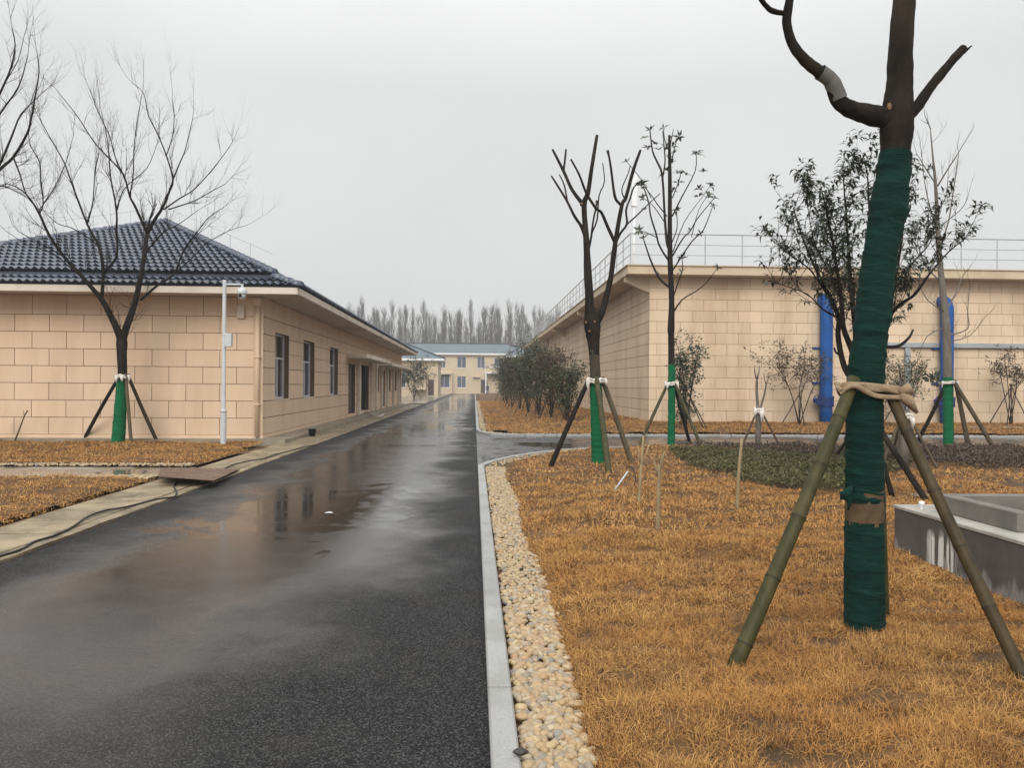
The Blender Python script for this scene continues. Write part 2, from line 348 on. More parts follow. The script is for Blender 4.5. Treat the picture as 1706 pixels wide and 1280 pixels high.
def asphalt(name, main=True):
    m, n, l, b = newmat(name)
    g = n.new('ShaderNodeNewGeometry'); vec = g.outputs['Position']
    s = n.new('ShaderNodeSeparateXYZ'); l.new(vec, s.inputs[0]); X, Yc = s.outputs[0], s.outputs[1]
    n1 = nz(n, l, vec, .55, 5, .6); n2 = nz(n, l, vec, 2.6, 5, .62)
    if main:
        ed = mth(n, l, 'MINIMUM', mth(n, l, 'ADD', X, 4.15), mth(n, l, 'MULTIPLY', mth(n, l, 'SUBTRACT', .08, X), mr(n, l, Yc, 5.0, 8.5, .5, 1.25, True)))
        damp = mr(n, l, mth(n, l, 'ADD', ed, mth(n, l, 'MULTIPLY', mth(n, l, 'SUBTRACT', n1, .5), 2.2)), .15, 1.35, 0, 1, True)
        near = mr(n, l, mth(n, l, 'ADD', Yc, mth(n, l, 'MULTIPLY', mth(n, l, 'SUBTRACT', n1, .5), 5.0)), 3.5, 5.4, 0.42, 1, True)
        damp = mth(n, l, 'MULTIPLY', damp, near)
        pud = None
        for cx, cy, rx, ry in ((-1.95, 10.3, 1.25, 2.5), (-2.9, 8.8, .8, .8), (-1.5, 29, 1.5, 5.5), (-1.2, 20.5, 1.5, .5), (-2.0, 62, 2.0, 22), (-2, 100, 2.2, 30)):
            dx = mth(n, l, 'DIVIDE', mth(n, l, 'SUBTRACT', X, cx), rx); dy = mth(n, l, 'DIVIDE', mth(n, l, 'SUBTRACT', Yc, cy), ry)
            d = mth(n, l, 'ADD', mth(n, l, 'MULTIPLY', dx, dx), mth(n, l, 'MULTIPLY', dy, dy))
            q = mth(n, l, 'SUBTRACT', 1.0, d)
            pud = q if pud is None else mth(n, l, 'MAXIMUM', pud, q)
        pud = mth(n, l, 'MAXIMUM', pud, -1.0)
        pz = mth(n, l, 'ADD', mth(n, l, 'MULTIPLY', pud, .5), mth(n, l, 'MULTIPLY', mth(n, l, 'SUBTRACT', n2, .5), 3.0))
        pz = mth(n, l, 'ADD', pz, mth(n, l, 'MULTIPLY', mth(n, l, 'SUBTRACT', n1, .5), 1.6))
        p = mr(n, l, pz, .02, .42, 0, 1, True)
    else:
        damp = mr(n, l, n1, .25, .6, .2, 1, True)
        p = mr(n, l, mth(n, l, 'ADD', n2, n1), .98, 1.12, 0, 1, True)
    agg = nz(n, l, vec, 85, 3, .7)
    vor = n.new('ShaderNodeTexVoronoi'); vor.inputs['Scale'].default_value = 70; l.new(vec, vor.inputs['Vector'])
    dry = mixc(n, l, mr(n, l, agg, .35, .7, 0, 1), (.004, .004, .0045), (.022, .022, .023))
    dry = mixc(n, l, mr(n, l, nz(n, l, vec, 120, 1), .62, .72, 0, .5), dry, (.09, .09, .088))
    stone = n.new('ShaderNodeTexVoronoi'); stone.inputs['Scale'].default_value = 140; l.new(vec, stone.inputs['Vector'])
    bw_ = n.new('ShaderNodeSeparateColor'); l.new(stone.outputs['Color'], bw_.inputs[0])
    dry = mixc(n, l, mr(n, l, bw_.outputs[0], .6, 1.0, 0, 1), dry, (.08, .08, .08))
    col = mixc(n, l, mth(n, l, 'MULTIPLY', damp, .8), dry, (.034, .030, .027))
    col = mixc(n, l, mth(n, l, 'MULTIPLY', p, .8), col, (.026, .023, .02))
    col = mixc(n, l, mr(n, l, nz(n, l, vec, .8, 5, .7), .55, .8, 0, .6), col, (.062, .047, .034))
    l.new(col, b.inputs['Base Color'])
    ro = mth(n, l, 'ADD', mth(n, l, 'MULTIPLY', damp, -.54), .72)
    ro = mth(n, l, 'MULTIPLY_ADD', mth(n, l, 'SUBTRACT', n2, .5), .22, ro)
    ro = mth(n, l, 'MULTIPLY', ro, mth(n, l, 'SUBTRACT', 1.0, mth(n, l, 'MULTIPLY', p, .62)))
    l.new(ro, b.inputs['Roughness']); l.new(mr(n, l, damp, 0, 1, .12, .9), b.inputs['Specular IOR Level'])
    bp = n.new('ShaderNodeBump'); bp.inputs['Distance'].default_value = .009
    l.new(vor.outputs['Distance'], bp.inputs['Height'])
    l.new(mth(n, l, 'MULTIPLY', mth(n, l, 'SUBTRACT', 1.0, mth(n, l, 'MULTIPLY', damp, .955)), mth(n, l, 'SUBTRACT', 1.0, mth(n, l, 'MULTIPLY', p, .88))), bp.inputs['Strength'])
    l.new(bp.outputs[0], b.inputs['Normal'])
    return m
MT['asphalt'] = asphalt('wet_asphalt'); MT['asphalt2'] = asphalt('wet_side_asphalt', False)

def wetconc(name):
    m, n, l, b = newmat(name)
    g = n.new('ShaderNodeNewGeometry'); vec = g.outputs['Position']
    w = mr(n, l, nz(n, l, vec, .9, 5), .38, .56, 0, 1, True)
    l.new(mixc(n, l, w, (.26, .22, .165), (.13, .105, .08)), b.inputs['Base Color'])
    l.new(mr(n, l, w, 0, 1, .55, .08), b.inputs['Roughness'])
    return m
MT['wetconc'] = wetconc('wet_concrete')

def tankmat():
    """cement render: damp grey with pale runs of lime and worn lighter areas"""
    m, n, l, b = newmat('cement_render')
    g = n.new('ShaderNodeNewGeometry'); vec = g.outputs['Position']
    s = n.new('ShaderNodeSeparateXYZ'); l.new(vec, s.inputs[0])
    col = mixc(n, l, mr(n, l, nz(n, l, vec, 3, 5), .3, .7, 0, 1), (.105, .095, .088), (.06, .054, .05))
    mp = n.new('ShaderNodeVectorMath'); mp.operation = 'MULTIPLY'; mp.inputs[1].default_value = (1, 1, .25); l.new(vec, mp.inputs[0])
    low = mr(n, l, s.outputs[2], .02, .36, .13, -.10)
    patch = mr(n, l, mth(n, l, 'ADD', nz(n, l, mp.outputs[0], 2.2, 4), low), .53, .57, 0, .8)
    col = mixc(n, l, patch, col, (.25, .235, .22))
    mp2 = n.new('ShaderNodeVectorMath'); mp2.operation = 'MULTIPLY'; mp2.inputs[1].default_value = (1, 1, .06); l.new(vec, mp2.inputs[0])
    runs = mr(n, l, nz(n, l, mp2.outputs[0], 16, 3, .6), .50, .56, 0, 1)
    yb = mr(n, l, mth(n, l, 'ABSOLUTE', mth(n, l, 'SUBTRACT', s.outputs[1], 6.25)), .14, .26, 1, 0)
    zb = mr(n, l, mth(n, l, 'ADD', s.outputs[2], mth(n, l, 'MULTIPLY', nz(n, l, vec, 9, 2), .25)), .44, .52, 1, 0)
    col = mixc(n, l, mth(n, l, 'MULTIPLY', runs, mth(n, l, 'MULTIPLY', yb, zb)), col, (.62, .61, .58))
    l.new(col, b.inputs['Base Color']); b.inputs['Roughness'].default_value = .75
    bp = n.new('ShaderNodeBump'); bp.inputs['Strength'].default_value = .3; bp.inputs['Distance'].default_value = .004
    l.new(nz(n, l, vec, 40, 4), bp.inputs['Height']); l.new(bp.outputs[0], b.inputs['Normal'])
    return m
MT['tank'] = tankmat()
MT['ledge'] = pm('cement_ledge', (.38, .365, .33), (.28, .27, .245), 5, .7, bump=.3, bs=60, c3=(.40, .385, .35), s3=3)
MT['upstand'] = pm('cement_upstand', (.17, .16, .14), (.12, .113, .10), 4, .75, bump=.3, bs=60, c3=(.14, .135, .12), s3=2)

def struct(o): o['kind'] = 'structure'; return o

# ================================================================== THE GROUND
RX0, RX1 = -4.15, 0.08                    # road edges
struct(MB().add([(-300, -40, -.05), (300, -40, -.05), (300, 300, -.05), (-300, 300, -.05)], [(0, 1, 2, 3)]).build('ground', MT['soil']))
struct(MB().add([(RX0, -6, 0), (RX1, -6, 0), (RX1, 142, 0), (RX0, 142, 0)], [(0, 1, 2, 3)]).build('road', MT['asphalt']))
near_edge = [(RX1, 15.0), (.35, 16.0), (.85, 17.1), (1.55, 18.15), (2.6, 19.1), (4.0, 19.65), (7, 19.95), (45, 20.1)]
far_edge = [(45, 24.6), (8, 24.5), (2.2, 24.4), (1.2, 24.5), (.55, 24.95), (.2, 25.8), (RX1, 27.0)]
sr = [(RX1, 15.0)]+near_edge[1:]+far_edge
struct(MB().add([(x, y, .004) for x, y in sr], [tuple(range(len(sr)))]).build('side_road', MT['asphalt2']))
struct(MB().add([(-40, 66, .003), (RX0, 66, .003), (RX0, 143, .003), (-40, 143, .003)], [(0, 1, 2, 3)]).build('courtyard', MT['wetconc']))

def resample(path, step):
    out_ = []; d = 0.0
    for a, b in zip(path[:-1], path[1:]):
        a = Vector((*a, 0)); b = Vector((*b, 0)); ln = (b-a).length
        while d < ln:
            out_.append(a.lerp(b, d/ln)); d += step
        d -= ln
    out_.append(Vector((*path[-1], 0)))
    return out_
def kerb(path, step, wd=.12, z0=-.06, z1=.07, parent=None):
    p = resample(path, step)
    cache = {}
    for a, b in zip(p[:-1], p[1:]):
        ln = (b-a).length
        if ln < .15: continue
        key = round(ln, 2)
        if key not in cache:
            me_o = MB().bbox(.009, ln-.009, -wd, 0, z0, z1, .009).build('kerb_stone', MT['kerb'], parent); cache[key] = me_o.data; o = me_o
        else: o = link('kerb_stone', cache[key], parent)
        d = b-a; o.location = (a.x, a.y, random.uniform(-.002, .002)); o.rotation_euler = (0, 0, math.atan2(d.y, d.x))
KB = bpy.data.objects.new('kerb', None); COL.objects.link(KB); struct(KB)
kerb([(RX1, -1.63), (RX1, 15.0)], 1.4, parent=KB)
kerb(near_edge[:6], .7, parent=KB); kerb([near_edge[5], near_edge[6], (25, 20.02)], 1.4, parent=KB)
kerb([(25, 24.55), (8, 24.5), (2.2, 24.4)], 1.4, parent=KB); kerb(far_edge[2:], .6, parent=KB)
kerb([(RX1, 27.0), (RX1, 62.0)], 1.4, parent=KB); kerb([(RX1, 62), (RX1, 140)], 26, parent=KB)

def strip_w(y):                            # width of the pebble strip beside the kerb
    return .30+.03*math.sin(y*1.3)+.04*noise.noise((y*.8, 0, 0))+.004*y
def lawn_h(x, y):
    h = .06+.035*noise.noise((x*.55, y*.55, 1.3))+.042*noise.noise((x*1.5, y*2.4, 4.4))+.030*noise.noise((x*3.6, y*5, 2.4))
    if x > 0:
        h += .05*max(0, min(1, (x-1.2)/3))
        h *= max(0, min(1, (x-(.21+strip_w(y)))/.22)) if y < 15 else 1
        if y > 24: h += .13*max(0, min(1, (y-25)/3.5))*max(0, min(1, (x-1.2)/3))
    else:
        e_ = min(max(-5.2-x, 0), (13.2-y if y < 14 else y-15.1))
        h *= max(0, min(1, e_/.25))
    return h+.004
def lawn(name, x0, x1, y0, y1, step, inside):
    nx = int((x1-x0)/step)+1; ny = int((y1-y0)/step)+1
    vid = {}; vs = []; fs = []
    def V(i, j):
        if (i, j) not in vid:
            x = x0+i*step; y = y0+j*step; vid[(i, j)] = len(vs); vs.append((x, y, lawn_h(x, y)))
        return vid[(i, j)]
    for i in range(nx-1):
        for j in range(ny-1):
            cx = x0+(i+.5)*step; cy = y0+(j+.5)*step
            if inside(cx, cy): fs.append((V(i, j), V(i+1, j), V(i+1, j+1), V(i, j+1)))
    m = MB(); m.v = vs; m.f = fs
    return struct(m.build(name, MT['thatch'], smooth=True))
def edge_near(x):
    for a, b in zip(near_edge[1:-1], near_edge[2:]):
        if a[0] <= x <= b[0]: return a[1]+(b[1]-a[1])*(x-a[0])/(b[0]-a[0])
    return 15+ (x-.08)/.27 if x < .35 else 20.1
def in_right(x, y): return x > .2 and y < edge_near(max(x-.35, .1))-.28
def in_far(x, y): return (x > .45 and y > 24.8 and (x > 1.2 or y > 26)) and not (x > 6.7 and y > 29.7)
lawn('lawn_front', .2, 26, 1.0, 20, .1, in_right)
lawn('lawn_back', .4, 40, 24.6, 34, .35, in_far)
lawn('lawn_beside_hall', .4, 7.2, 33.65, 139, .6, lambda x, y: True)
in_l1 = lambda x, y: x < -5.22 and y < 13.15
in_l2 = lambda x, y: x < (-5.3 if y < 18.6 else -5.45) and 15.2 < y < 20.7
lawn('lawn_left_near', -26, -5.2, 2, 13.3, .3, in_l1)
lawn('lawn_left_far', -26, -5.2, 15, 20.9, .3, in_l2)
struct(MB().box(-30, -5.22, 13.35, 15.0, -.05, .012).build('path', MT['wetconc']))

# ---- dry grass blades
def blades(name, n, x0, x1, y0, y1, inside, ln, wd, label, seed, dens=None, parts=None):
    g = np.random.default_rng(seed)
    if parts is None: parts = [(n, x0, x1, y0, y1, ln, wd)]
    Vs, Ts, cnt = [], [], 0
    for (n_, a0, a1, b0, b1, ln_, wd_) in parts:
        xs = g.uniform(a0, a1, n_); ys = g.uniform(b0, b1, n_)
        keep = np.zeros(n_, bool); hh = np.zeros(n_); cl = np.zeros(n_)
        for i in range(n_):
            x, y = xs[i], ys[i]
            if not inside(x, y): continue
            c = .5*noise.noise((x*1.3, y*2.2, 9.))+.8*noise.noise((x*5, y*7.5, 3.))+.35*noise.noise((x*13, y*16, 6.))
            sy = (y+.06*noise.noise((x*1.3, y, 0)))/.43; row_ = math.floor(sy)
            if abs(sy-row_-.5) < .09 and noise.noise((x*1.1, row_*3.7, 5.)) > .08 and g.random() < .9: continue
            if noise.noise((x*1.9, y*3.4, 14.))+.35*noise.noise((x*7, y*9, 15.)) < -.30 and g.random() < .86: continue
            if c < -.20 and g.random() < min(.93, (-.20-c)*3.4): continue
            keep[i] = True; hh[i] = lawn_h(x, y)-.006; cl[i] = c
        xs, ys, hh, cl = xs[keep], ys[keep], hh[keep], cl[keep]; k = len(xs)
        L_ = ln_*g.uniform(.55, 1.5, k)*(1+.45*np.clip(cl, -1, 1)); w_ = wd_*g.uniform(.7, 1.3, k)
        az_ = g.uniform(0, 2*np.pi, k); t1 = g.uniform(.35, 1.3, k); t2 = np.minimum(t1+g.uniform(.1, 1.0, k), 1.85)
        dx, dy = np.cos(az_), np.sin(az_); sx, sy = -dy, dx
        tw = g.uniform(-.9, .9, k); wx = sx*np.cos(tw); wy = sy*np.cos(tw); wz = np.sin(tw)
        P0 = np.stack([xs, ys, hh], 1)
        P1 = P0+np.stack([dx*np.sin(t1)*L_*.55, dy*np.sin(t1)*L_*.55, np.cos(t1)*L_*.55], 1)
        P2 = P1+np.stack([dx*np.sin(t2)*L_*.5, dy*np.sin(t2)*L_*.5, np.cos(t2)*L_*.5], 1)
        Wv = np.stack([wx, wy, wz], 1)*(w_/2)[:, None]
        V = np.stack([P0-Wv, P0+Wv, P1+Wv*.8, P1-Wv*.8, P2], 1).reshape(-1, 3)
        Vs.append(V); Ts.append(np.repeat(np.clip(g.normal(.42+.25*cl, .30, k), 0, 1), 5)); cnt += k
    V = np.concatenate(Vs); T = np.concatenate(Ts); b = (np.arange(cnt)*5)[:, None]
    F = np.concatenate([b+np.array([0, 1, 2]), b+np.array([0, 2, 3]), b+np.array([3, 2, 4])])
    o = link(name, np_mesh(name, V, F, MT['grass'], T))
    return tag(o, label, 'grass', kind='stuff')
def not_tank(x, y): return not (x > 3.8 and y < 7.05)
hedge_g = [(4.45, 17.5), (4.05, 14.9), (4.05, 13.6), (4.35, 12.6), (4.15, 11.9), (4.5, 10.9), (5.0, 10.65), (5.6, 11.0), (6.2, 11.8), (7.5, 13.6), (8.6, 14.6), (6.8, 15.6), (5.6, 17.2)]
hedge_p = [(4.6, 17.9), (5.8, 17.0), (7.0, 15.5), (8.3, 14.6), (9.4, 13.7), (12.5, 13.3), (16, 13.8), (16.5, 16.6), (12.5, 17.4), (9, 17.8), (6.5, 18.2)]
def inpoly(x, y, P):
    c = False; j = len(P)-1
    for i in range(len(P)):
        if (P[i][1] > y) != (P[j][1] > y) and x < (P[j][0]-P[i][0])*(y-P[i][1])/(P[j][1]-P[i][1])+P[i][0]: c = not c
        j = i
    return c
def grass_ok(x, y): return in_right(x, y) and x > .20+strip_w(y)+.05*noise.noise((x*9, y*9, 0)) and (y > 15.5 or y < edge_near(max(x-.6, .1))-.2) and not_tank(x, y) and not inpoly(x, y, hedge_g) and not inpoly(x, y, hedge_p) and abs(x-.4-y*.05) < 1.2+y*.74
blades('dry_grass', 0, 0, 0, 0, 0, grass_ok, 0, 0, 'dry orange brown grass of the lawn right of the pebble strip', 11, parts=[
    (165000, .4, 4.2, 2.6, 5.2, .062, .0024), (140000, .4, 5.2, 5.2, 8.0, .060, .0038), (90000, .4, 8, 8, 12, .062, .0068), (60000, .4, 16, 12, 19.8, .07, .012)])
blades('dry_grass', 60000, .45, 24, 24.8, 29.6, in_far, .08, .011, 'brown grass verge between side road and the large hall', 12)
blades('dry_grass', 34000, .45, 6.7, 29.6, 75, lambda x, y: True, .10, .018, 'brown grass verge under the evergreen shrub row', 13)
blades('dry_grass', 95000, -13, -5.22, 6.5, 13.3, in_l1, .055, .006, 'dry tan grass left of the road, nearest the camera', 14)
blades('dry_grass', 70000, -14, -5.3, 15.1, 20.8, in_l2, .06, .0085, 'dry grass in front of the tiled roof building', 15)

# ---- pebbles
def ico(sub):
    import bmesh
    bm = bmesh.new(); bmesh.ops.create_icosphere(bm, subdivisions=sub, radius=1.0)
    V = np.array([v.co[:] for v in bm.verts]); F = np.array([[v.index for v in f.verts] for f in bm.faces]); bm.free()
    return V, F
IV2, IF2 = ico(2); IV1, IF1 = ico(1)
def lumpy(V, g):
    k = g.normal(size=3)*.9; s = np.array([g.uniform(.95, 1.5), g.uniform(.68, .95), g.uniform(.5, .75)])
    W_ = V*(1+.10*np.sin(V@k*2+g.uniform(0, 6)))[:, None]
    return W_*s
peb_meshes = []
for i in range(8):
    peb_meshes.append(np_mesh('pebble', lumpy(IV2 if i < 0 else IV2, rng)*.5, IF2, MT['pebble'], np.zeros(len(IV2)), True))
GS = bpy.data.objects.new('gravel_strip', None); COL.objects.link(GS); struct(GS)
def scatter(n, fx, zfun, smin, smax, g):
    P = []
    for i in range(n):
        x, y = fx(g); s_ = g.uniform(smin, smax)
        P.append((x, y, zfun(x, y)+g.uniform(0, .6)*s_*.5, s_))
    return P
def strip_pt(g):
    y = 2.2+12.9*g.random()**1.25; w = strip_w(y)
    t = g.random()+abs(g.normal())*.05
    return .21+t*w, y
g_ = np.random.default_rng(5)
P = scatter(6200, strip_pt, lambda x, y: .016, .022, .060, g_)
P.sort(key=lambda p: p[1])
vis = [p for p in P if p[1] > 2.75]
for i, p in enumerate(vis[:300]):
    o = link('pebble', peb_meshes[i % 8], GS); o.location = p[:3]; o.scale = (p[3],)*3
    o.rotation_euler = (g_.uniform(-.4, .4), g_.uniform(-.4, .4), g_.uniform(0, 6.28))
def pebble_mass(name, P, base, parent=None):
    V0, F0 = base; Vs = []; T = []; vars_ = [lumpy(V0, rng)*.5 for _ in range(8)]
    for i, (x, y, z, s_) in enumerate(P):
        a = rng.uniform(0, 6.28); c, s = math.cos(a), math.sin(a); tl = rng.uniform(-.35, .35)
        Rm = np.array([[c, -s, 0], [s, c, 0], [0, 0, 1]])@np.array([[1, 0, 0], [0, math.cos(tl), -math.sin(tl)], [0, math.sin(tl), math.cos(tl)]])
        Vs.append((vars_[i % 8]*s_)@Rm.T+np.array([x, y, z])); T.append(np.full(len(V0), rng.random()))
    n = len(V0); F = (F0[None]+(np.arange(len(P))*n)[:, None, None]).reshape(-1, 3)
    return link(name, np_mesh(name, np.concatenate(Vs), F, MT['pebble'], np.concatenate(T), True), parent)
rest = [p for p in P if p[1] <= 2.75]+vis[300:]
nearp = [p for p in rest if p[1] < 6]; farp = [p for p in rest if p[1] >= 6]
o = pebble_mass('pebble_bed', farp, (IV1, IF1), GS); o['kind'] = 'stuff'
o = pebble_mass('pebble_bed', nearp, (IV2, IF2), GS); o['kind'] = 'stuff'
def along(path, off, wid, n, smin, smax, seed):
    g = np.random.default_rng(seed); seg = [(Vector((*a, 0)), Vector((*b, 0))) for a, b in zip(path[:-1], path[1:])]
    ln = np.array([(b-a).length for a, b in seg]); pr = ln/ln.sum(); P_ = []
    for i in range(n):
        k = g.choice(len(seg), p=pr); a, b = seg[k]; d = (b-a).normalized(); q = a.lerp(b, g.random())+Vector((d.y, -d.x, 0))*(off+wid*(g.random()-.5))
        P_.append((q.x, q.y, .03+g.uniform(0, .03), g.uniform(smin, smax)))
    return P_
GP = along(near_edge, .30, .30, 2600, .035, .065, 21)+along([(26, 24.55), (8, 24.5), (2.2, 24.4), (1.2, 24.5), (.55, 24.95), (.2, 25.8), (.1, 27)], .32, .3, 1900, .04, .075, 22)+along([(RX1, 27), (RX1, 75)], .3, .3, 2600, .05, .08, 23)
o = pebble_mass('gravel_edging', GP, (IV1, IF1)); tag(o, 'cream gravel edging along the kerbs of the side road', 'gravel', kind='stuff')
GL = along([(-5.35, 15.12), (-18, 15.12)], 0, .2, 1500, .04, .08, 24)+along([(-5.3, 13.25), (-7.8, 13.25), (-18, 13.22)], 0, .16, 900, .04, .07, 25)+along([(-5.25, 13.1), (-6.4, 13.2)], 0, .3, 260, .04, .08, 26)
o = pebble_mass('gravel_edging', GL, (IV1, IF1)); tag(o, 'pale gravel edging along the wet path on the left', 'gravel', kind='stuff')

# ---- paved strip at the left of the road: slabs with open joints and a flush edging
PS = bpy.data.objects.new('paved_strip', None); COL.objects.link(PS); struct(PS)
MB().box(-5.20, RX0-.002, -2, 63, -.05, .004).build('joint_bed', MT['soil'], PS)
sl = MB().bbox(-.385, .385, -.378, .378, -.03, .022, .008).build('paving_slab', MT['slab'], PS).data
sl2 = MB().bbox(-.075, .075, -.495, .495, -.03, .026, .006).build('edging_stone', MT['slab'], PS).data
for ch in list(PS.children):
    if ch.name.split('.')[0] != 'joint_bed': bpy.data.objects.remove(ch)
y = 2.0
while y < 62:
    if not (13.35 < y < 14.6):
        o = link('paving_slab', sl, PS); o.location = (-4.75+random.uniform(-.01, .01), y+.4, random.uniform(-.006, .004)); o.rotation_euler = (random.uniform(-.01, .01), random.uniform(-.012, .012), random.uniform(-.012, .012))
    y += .8
y = 2.0
while y < 62:
    o = link('edging_stone', sl2, PS); o.location = (-4.235, y+.5, random.uniform(-.004, .003)); o.rotation_euler = (0, 0, random.uniform(-.006, .006)); y += 1.0

# ---- ground covers
def cover(name, poly, n, h, ln, wd, mat, label, seed):
    g = np.random.default_rng(seed); xs = [p[0] for p in poly]; ys = [p[1] for p in poly]
    m = MB(); T = []; c = 0
    Vs = []
    while c < n:
        x = g.uniform(min(xs), max(xs)); y = g.uniform(min(ys), max(ys))
        x2 = x+.25*noise.noise((x*1.7, y*1.7, 2)); y2 = y+.35*noise.noise((x*1.7, y*1.7, 7))
        if not inpoly(x2, y2, poly): continue
        top = h*(.75+.45*noise.noise((x*2.2, y*2.2, 5))+.25*noise.noise((x*7, y*7, 8)))
        z = lawn_h(x, y)+max(.03, top*(1-g.random()**2*.8))
        a = g.uniform(0, 6.28); el_ = g.uniform(-.2, 1.2); d = np.array([math.cos(a)*math.cos(el_), math.sin(a)*math.cos(el_), math.sin(el_)])
        b = g.uniform(0, 6.28); q = np.cross(d, [math.cos(b), math.sin(b), .4]); q /= np.linalg.norm(q)+1e-6
        s_ = g.uniform(.7, 1.3); p = np.array([x, y, z])
        Vs += [p, p+d*ln*s_*.5+q*wd*s_*.5, p+d*ln*s_, p+d*ln*s_*.5-q*wd*s_*.5]; T += [np.clip(g.normal(.4, .28), 0, 1)]*4; c += 1
    o = link(name, np_mesh(name, np.array(Vs), np.arange(n*4).reshape(-1, 4), mat, np.array(T)))
    return tag(o, label, 'ground cover', kind='stuff')
cover('leafy_ground_cover', hedge_g, 26000, .16, .055, .028, MT['hedgeG'], 'low green leafy ground cover patch in the lawn', 31)
cover('leafy_ground_cover', hedge_p, 30000, .22, .06, .03, MT['hedgeP'], 'low purple leafy ground cover band beside the side road', 32)

# ================================================================== BUILDINGS
def cells(u0, u1, v0, v1, openings):
    us = sorted({u0, u1, *[a for o in openings for a in o[:2] if u0 < a < u1]}); vs = sorted({v0, v1, *[a for o in openings for a in o[2:] if v0 < a < v1]})
    for j in range(len(vs)-1):
        run = None
        for i in range(len(us)-1):
            cu, cv = (us[i]+us[i+1])/2, (vs[j]+vs[j+1])/2
            hit = any(o[0] < cu < o[1] and o[2] < cv < o[3] for o in openings)
            if hit:
                if run: yield run
                run = None
            else: run = (run[0], us[i+1], vs[j], vs[j+1]) if run else (us[i], us[i+1], vs[j], vs[j+1])
        if run: yield run
def cladding(parent, axis, w, sgn, u0, u1, lines, openings, bw, phase, name, mat, gap=.014, proud=.016, back=.2, umax_obj=None, jm='joint'):
    """block courses proud of a joint-coloured backing; axis 'y': wall faces along Y, u is X; axis 'x': u is Y"""
    bm = MB()
    for a, b, c, d in cells(u0, u1, lines[0], lines[-1], openings):
        if axis == 'y': bm.box(a, b, min(w, w-sgn*back), max(w, w-sgn*back), c, d)
        else: bm.box(min(w, w-sgn*back), max(w, w-sgn*back), a, b, c, d)
    bm.build('wall', MT[jm], parent)
    cache = {}; org = ORG[parent.name]; rest = MB(); nrest = 0
    for k in range(len(lines)-1):
        z0, z1 = lines[k], lines[k+1]
        if bw:
            ph = phase+(bw/2 if k % 2 else 0); js = [u0]; j = math.floor((u0-ph)/bw)*bw+ph
            while j < u1:
                if j > u0+.08: js.append(j)
                j += bw
            if u1-js[-1] < .08: js.pop()
            js.append(u1)
        else: js = [u0, u1]
        for a, b in zip(js[:-1], js[1:]):
            for (p, q, c, d) in cells(a, b, z0, z1, openings):
                g0 = gap/2 if abs(p-a) < 1e-6 and p > u0 else 0; g1 = gap/2 if abs(q-b) < 1e-6 and q < u1 else 0
                h0 = gap/2 if abs(c-z0) < 1e-6 else 0; h1 = gap/2 if abs(d-z1) < 1e-6 else 0
                P0, P1, C, D = p+g0, q-g1, c+h0, d-h1
                th = proud+.004
                if umax_obj is not None and P0 > umax_obj:
                    rest.bbox(P0, P1, w-.004*sgn if sgn > 0 else w-proud, w+proud if sgn > 0 else w+.004, C, D, .004); nrest += 1; continue
                key = (round(P1-P0, 3), round(D-C, 3))
                if key not in cache:
                    hu, hv = (P1-P0)/2, (D-C)/2; m = MB()
                    if axis == 'y': m.bbox(-hu, hu, -th/2, th/2, -hv, hv, .004)
                    else: m.bbox(-th/2, th/2, -hu, hu, -hv, hv, .004)
                    me = bpy.data.meshes.new(name); me.from_pydata(m.v, [], m.f); me.materials.append(mat); cache[key] = me
                o = link(name, cache[key], parent); off = w+sgn*(proud-th/2)
                o.location = (Vector(((P0+P1)/2, off, (C+D)/2)) if axis == 'y' else Vector((off, (P0+P1)/2, (C+D)/2)))-org
    if nrest: o = rest.build(name+'_mass', mat, parent); o['kind'] = 'stuff'
def window_x(parent, xw, sgn, u0, u1, z0, z1, transom=None, rec=.16, open_=0.0, far=False):
    """window in a wall facing along X; sgn is the direction the wall faces"""
    xp = xw-sgn*rec; t = .055; gm = MT['farglass'] if far else MT['glass']
    f = MB(); zt = z0+(z1-z0)*.63 if transom is None else transom
    A, B = sorted((xp-sgn*.05, xp+sgn*.02))
    f.box(A, B, u0, u0+t, z0, z1); f.box(A, B, u1-t, u1, z0, z1); f.box(A, B, u0+t, u1-t, z0, z0+t); f.box(A, B, u0+t, u1-t, z1-t, z1)
    f.box(A, B, u0+t, u1-t, zt-t/2, zt+t/2); um = (u0+u1)/2
    win = f.build('window', MT['frame'], parent)
    gx = xp-sgn*.02
    def pane(a, b, c, d, dx=0, m=gm):
        q = MB(); A2, B2 = sorted((gx+dx, gx+dx-sgn*.006)); q.box(A2, B2, a, b, c, d); return q.build('pane', m, win)
    pane(u0+t, u1-t, zt+t/2, z1-t)
    pane(u0+t, um, z0+t, zt-t/2); pane(um, u1-t, z0+t, zt-t/2, -sgn*.012)
    s = MB(); A3, B3 = sorted((xp-sgn*.03, xp+sgn*.03)); s.box(A3, B3, um-.03, um+.03, z0+t, zt-t/2); s.build('mullion', MT['frame'], win)
    s = MB(); A4, B4 = sorted((xw-sgn*rec+sgn*.021, xw+sgn*.03)); s.box(A4, B4, u0-.02, u1+.02, z0-.045, z0-.001); s.build('sill', MT['trim'], win)
    b = MB(); A5, B5 = sorted((xw-sgn*.5, xw-sgn*.52)); b.box(A5, B5, u0-.1, u1+.1, z0-.1, z1+.1); b.build('interior', MT['dark'], win)

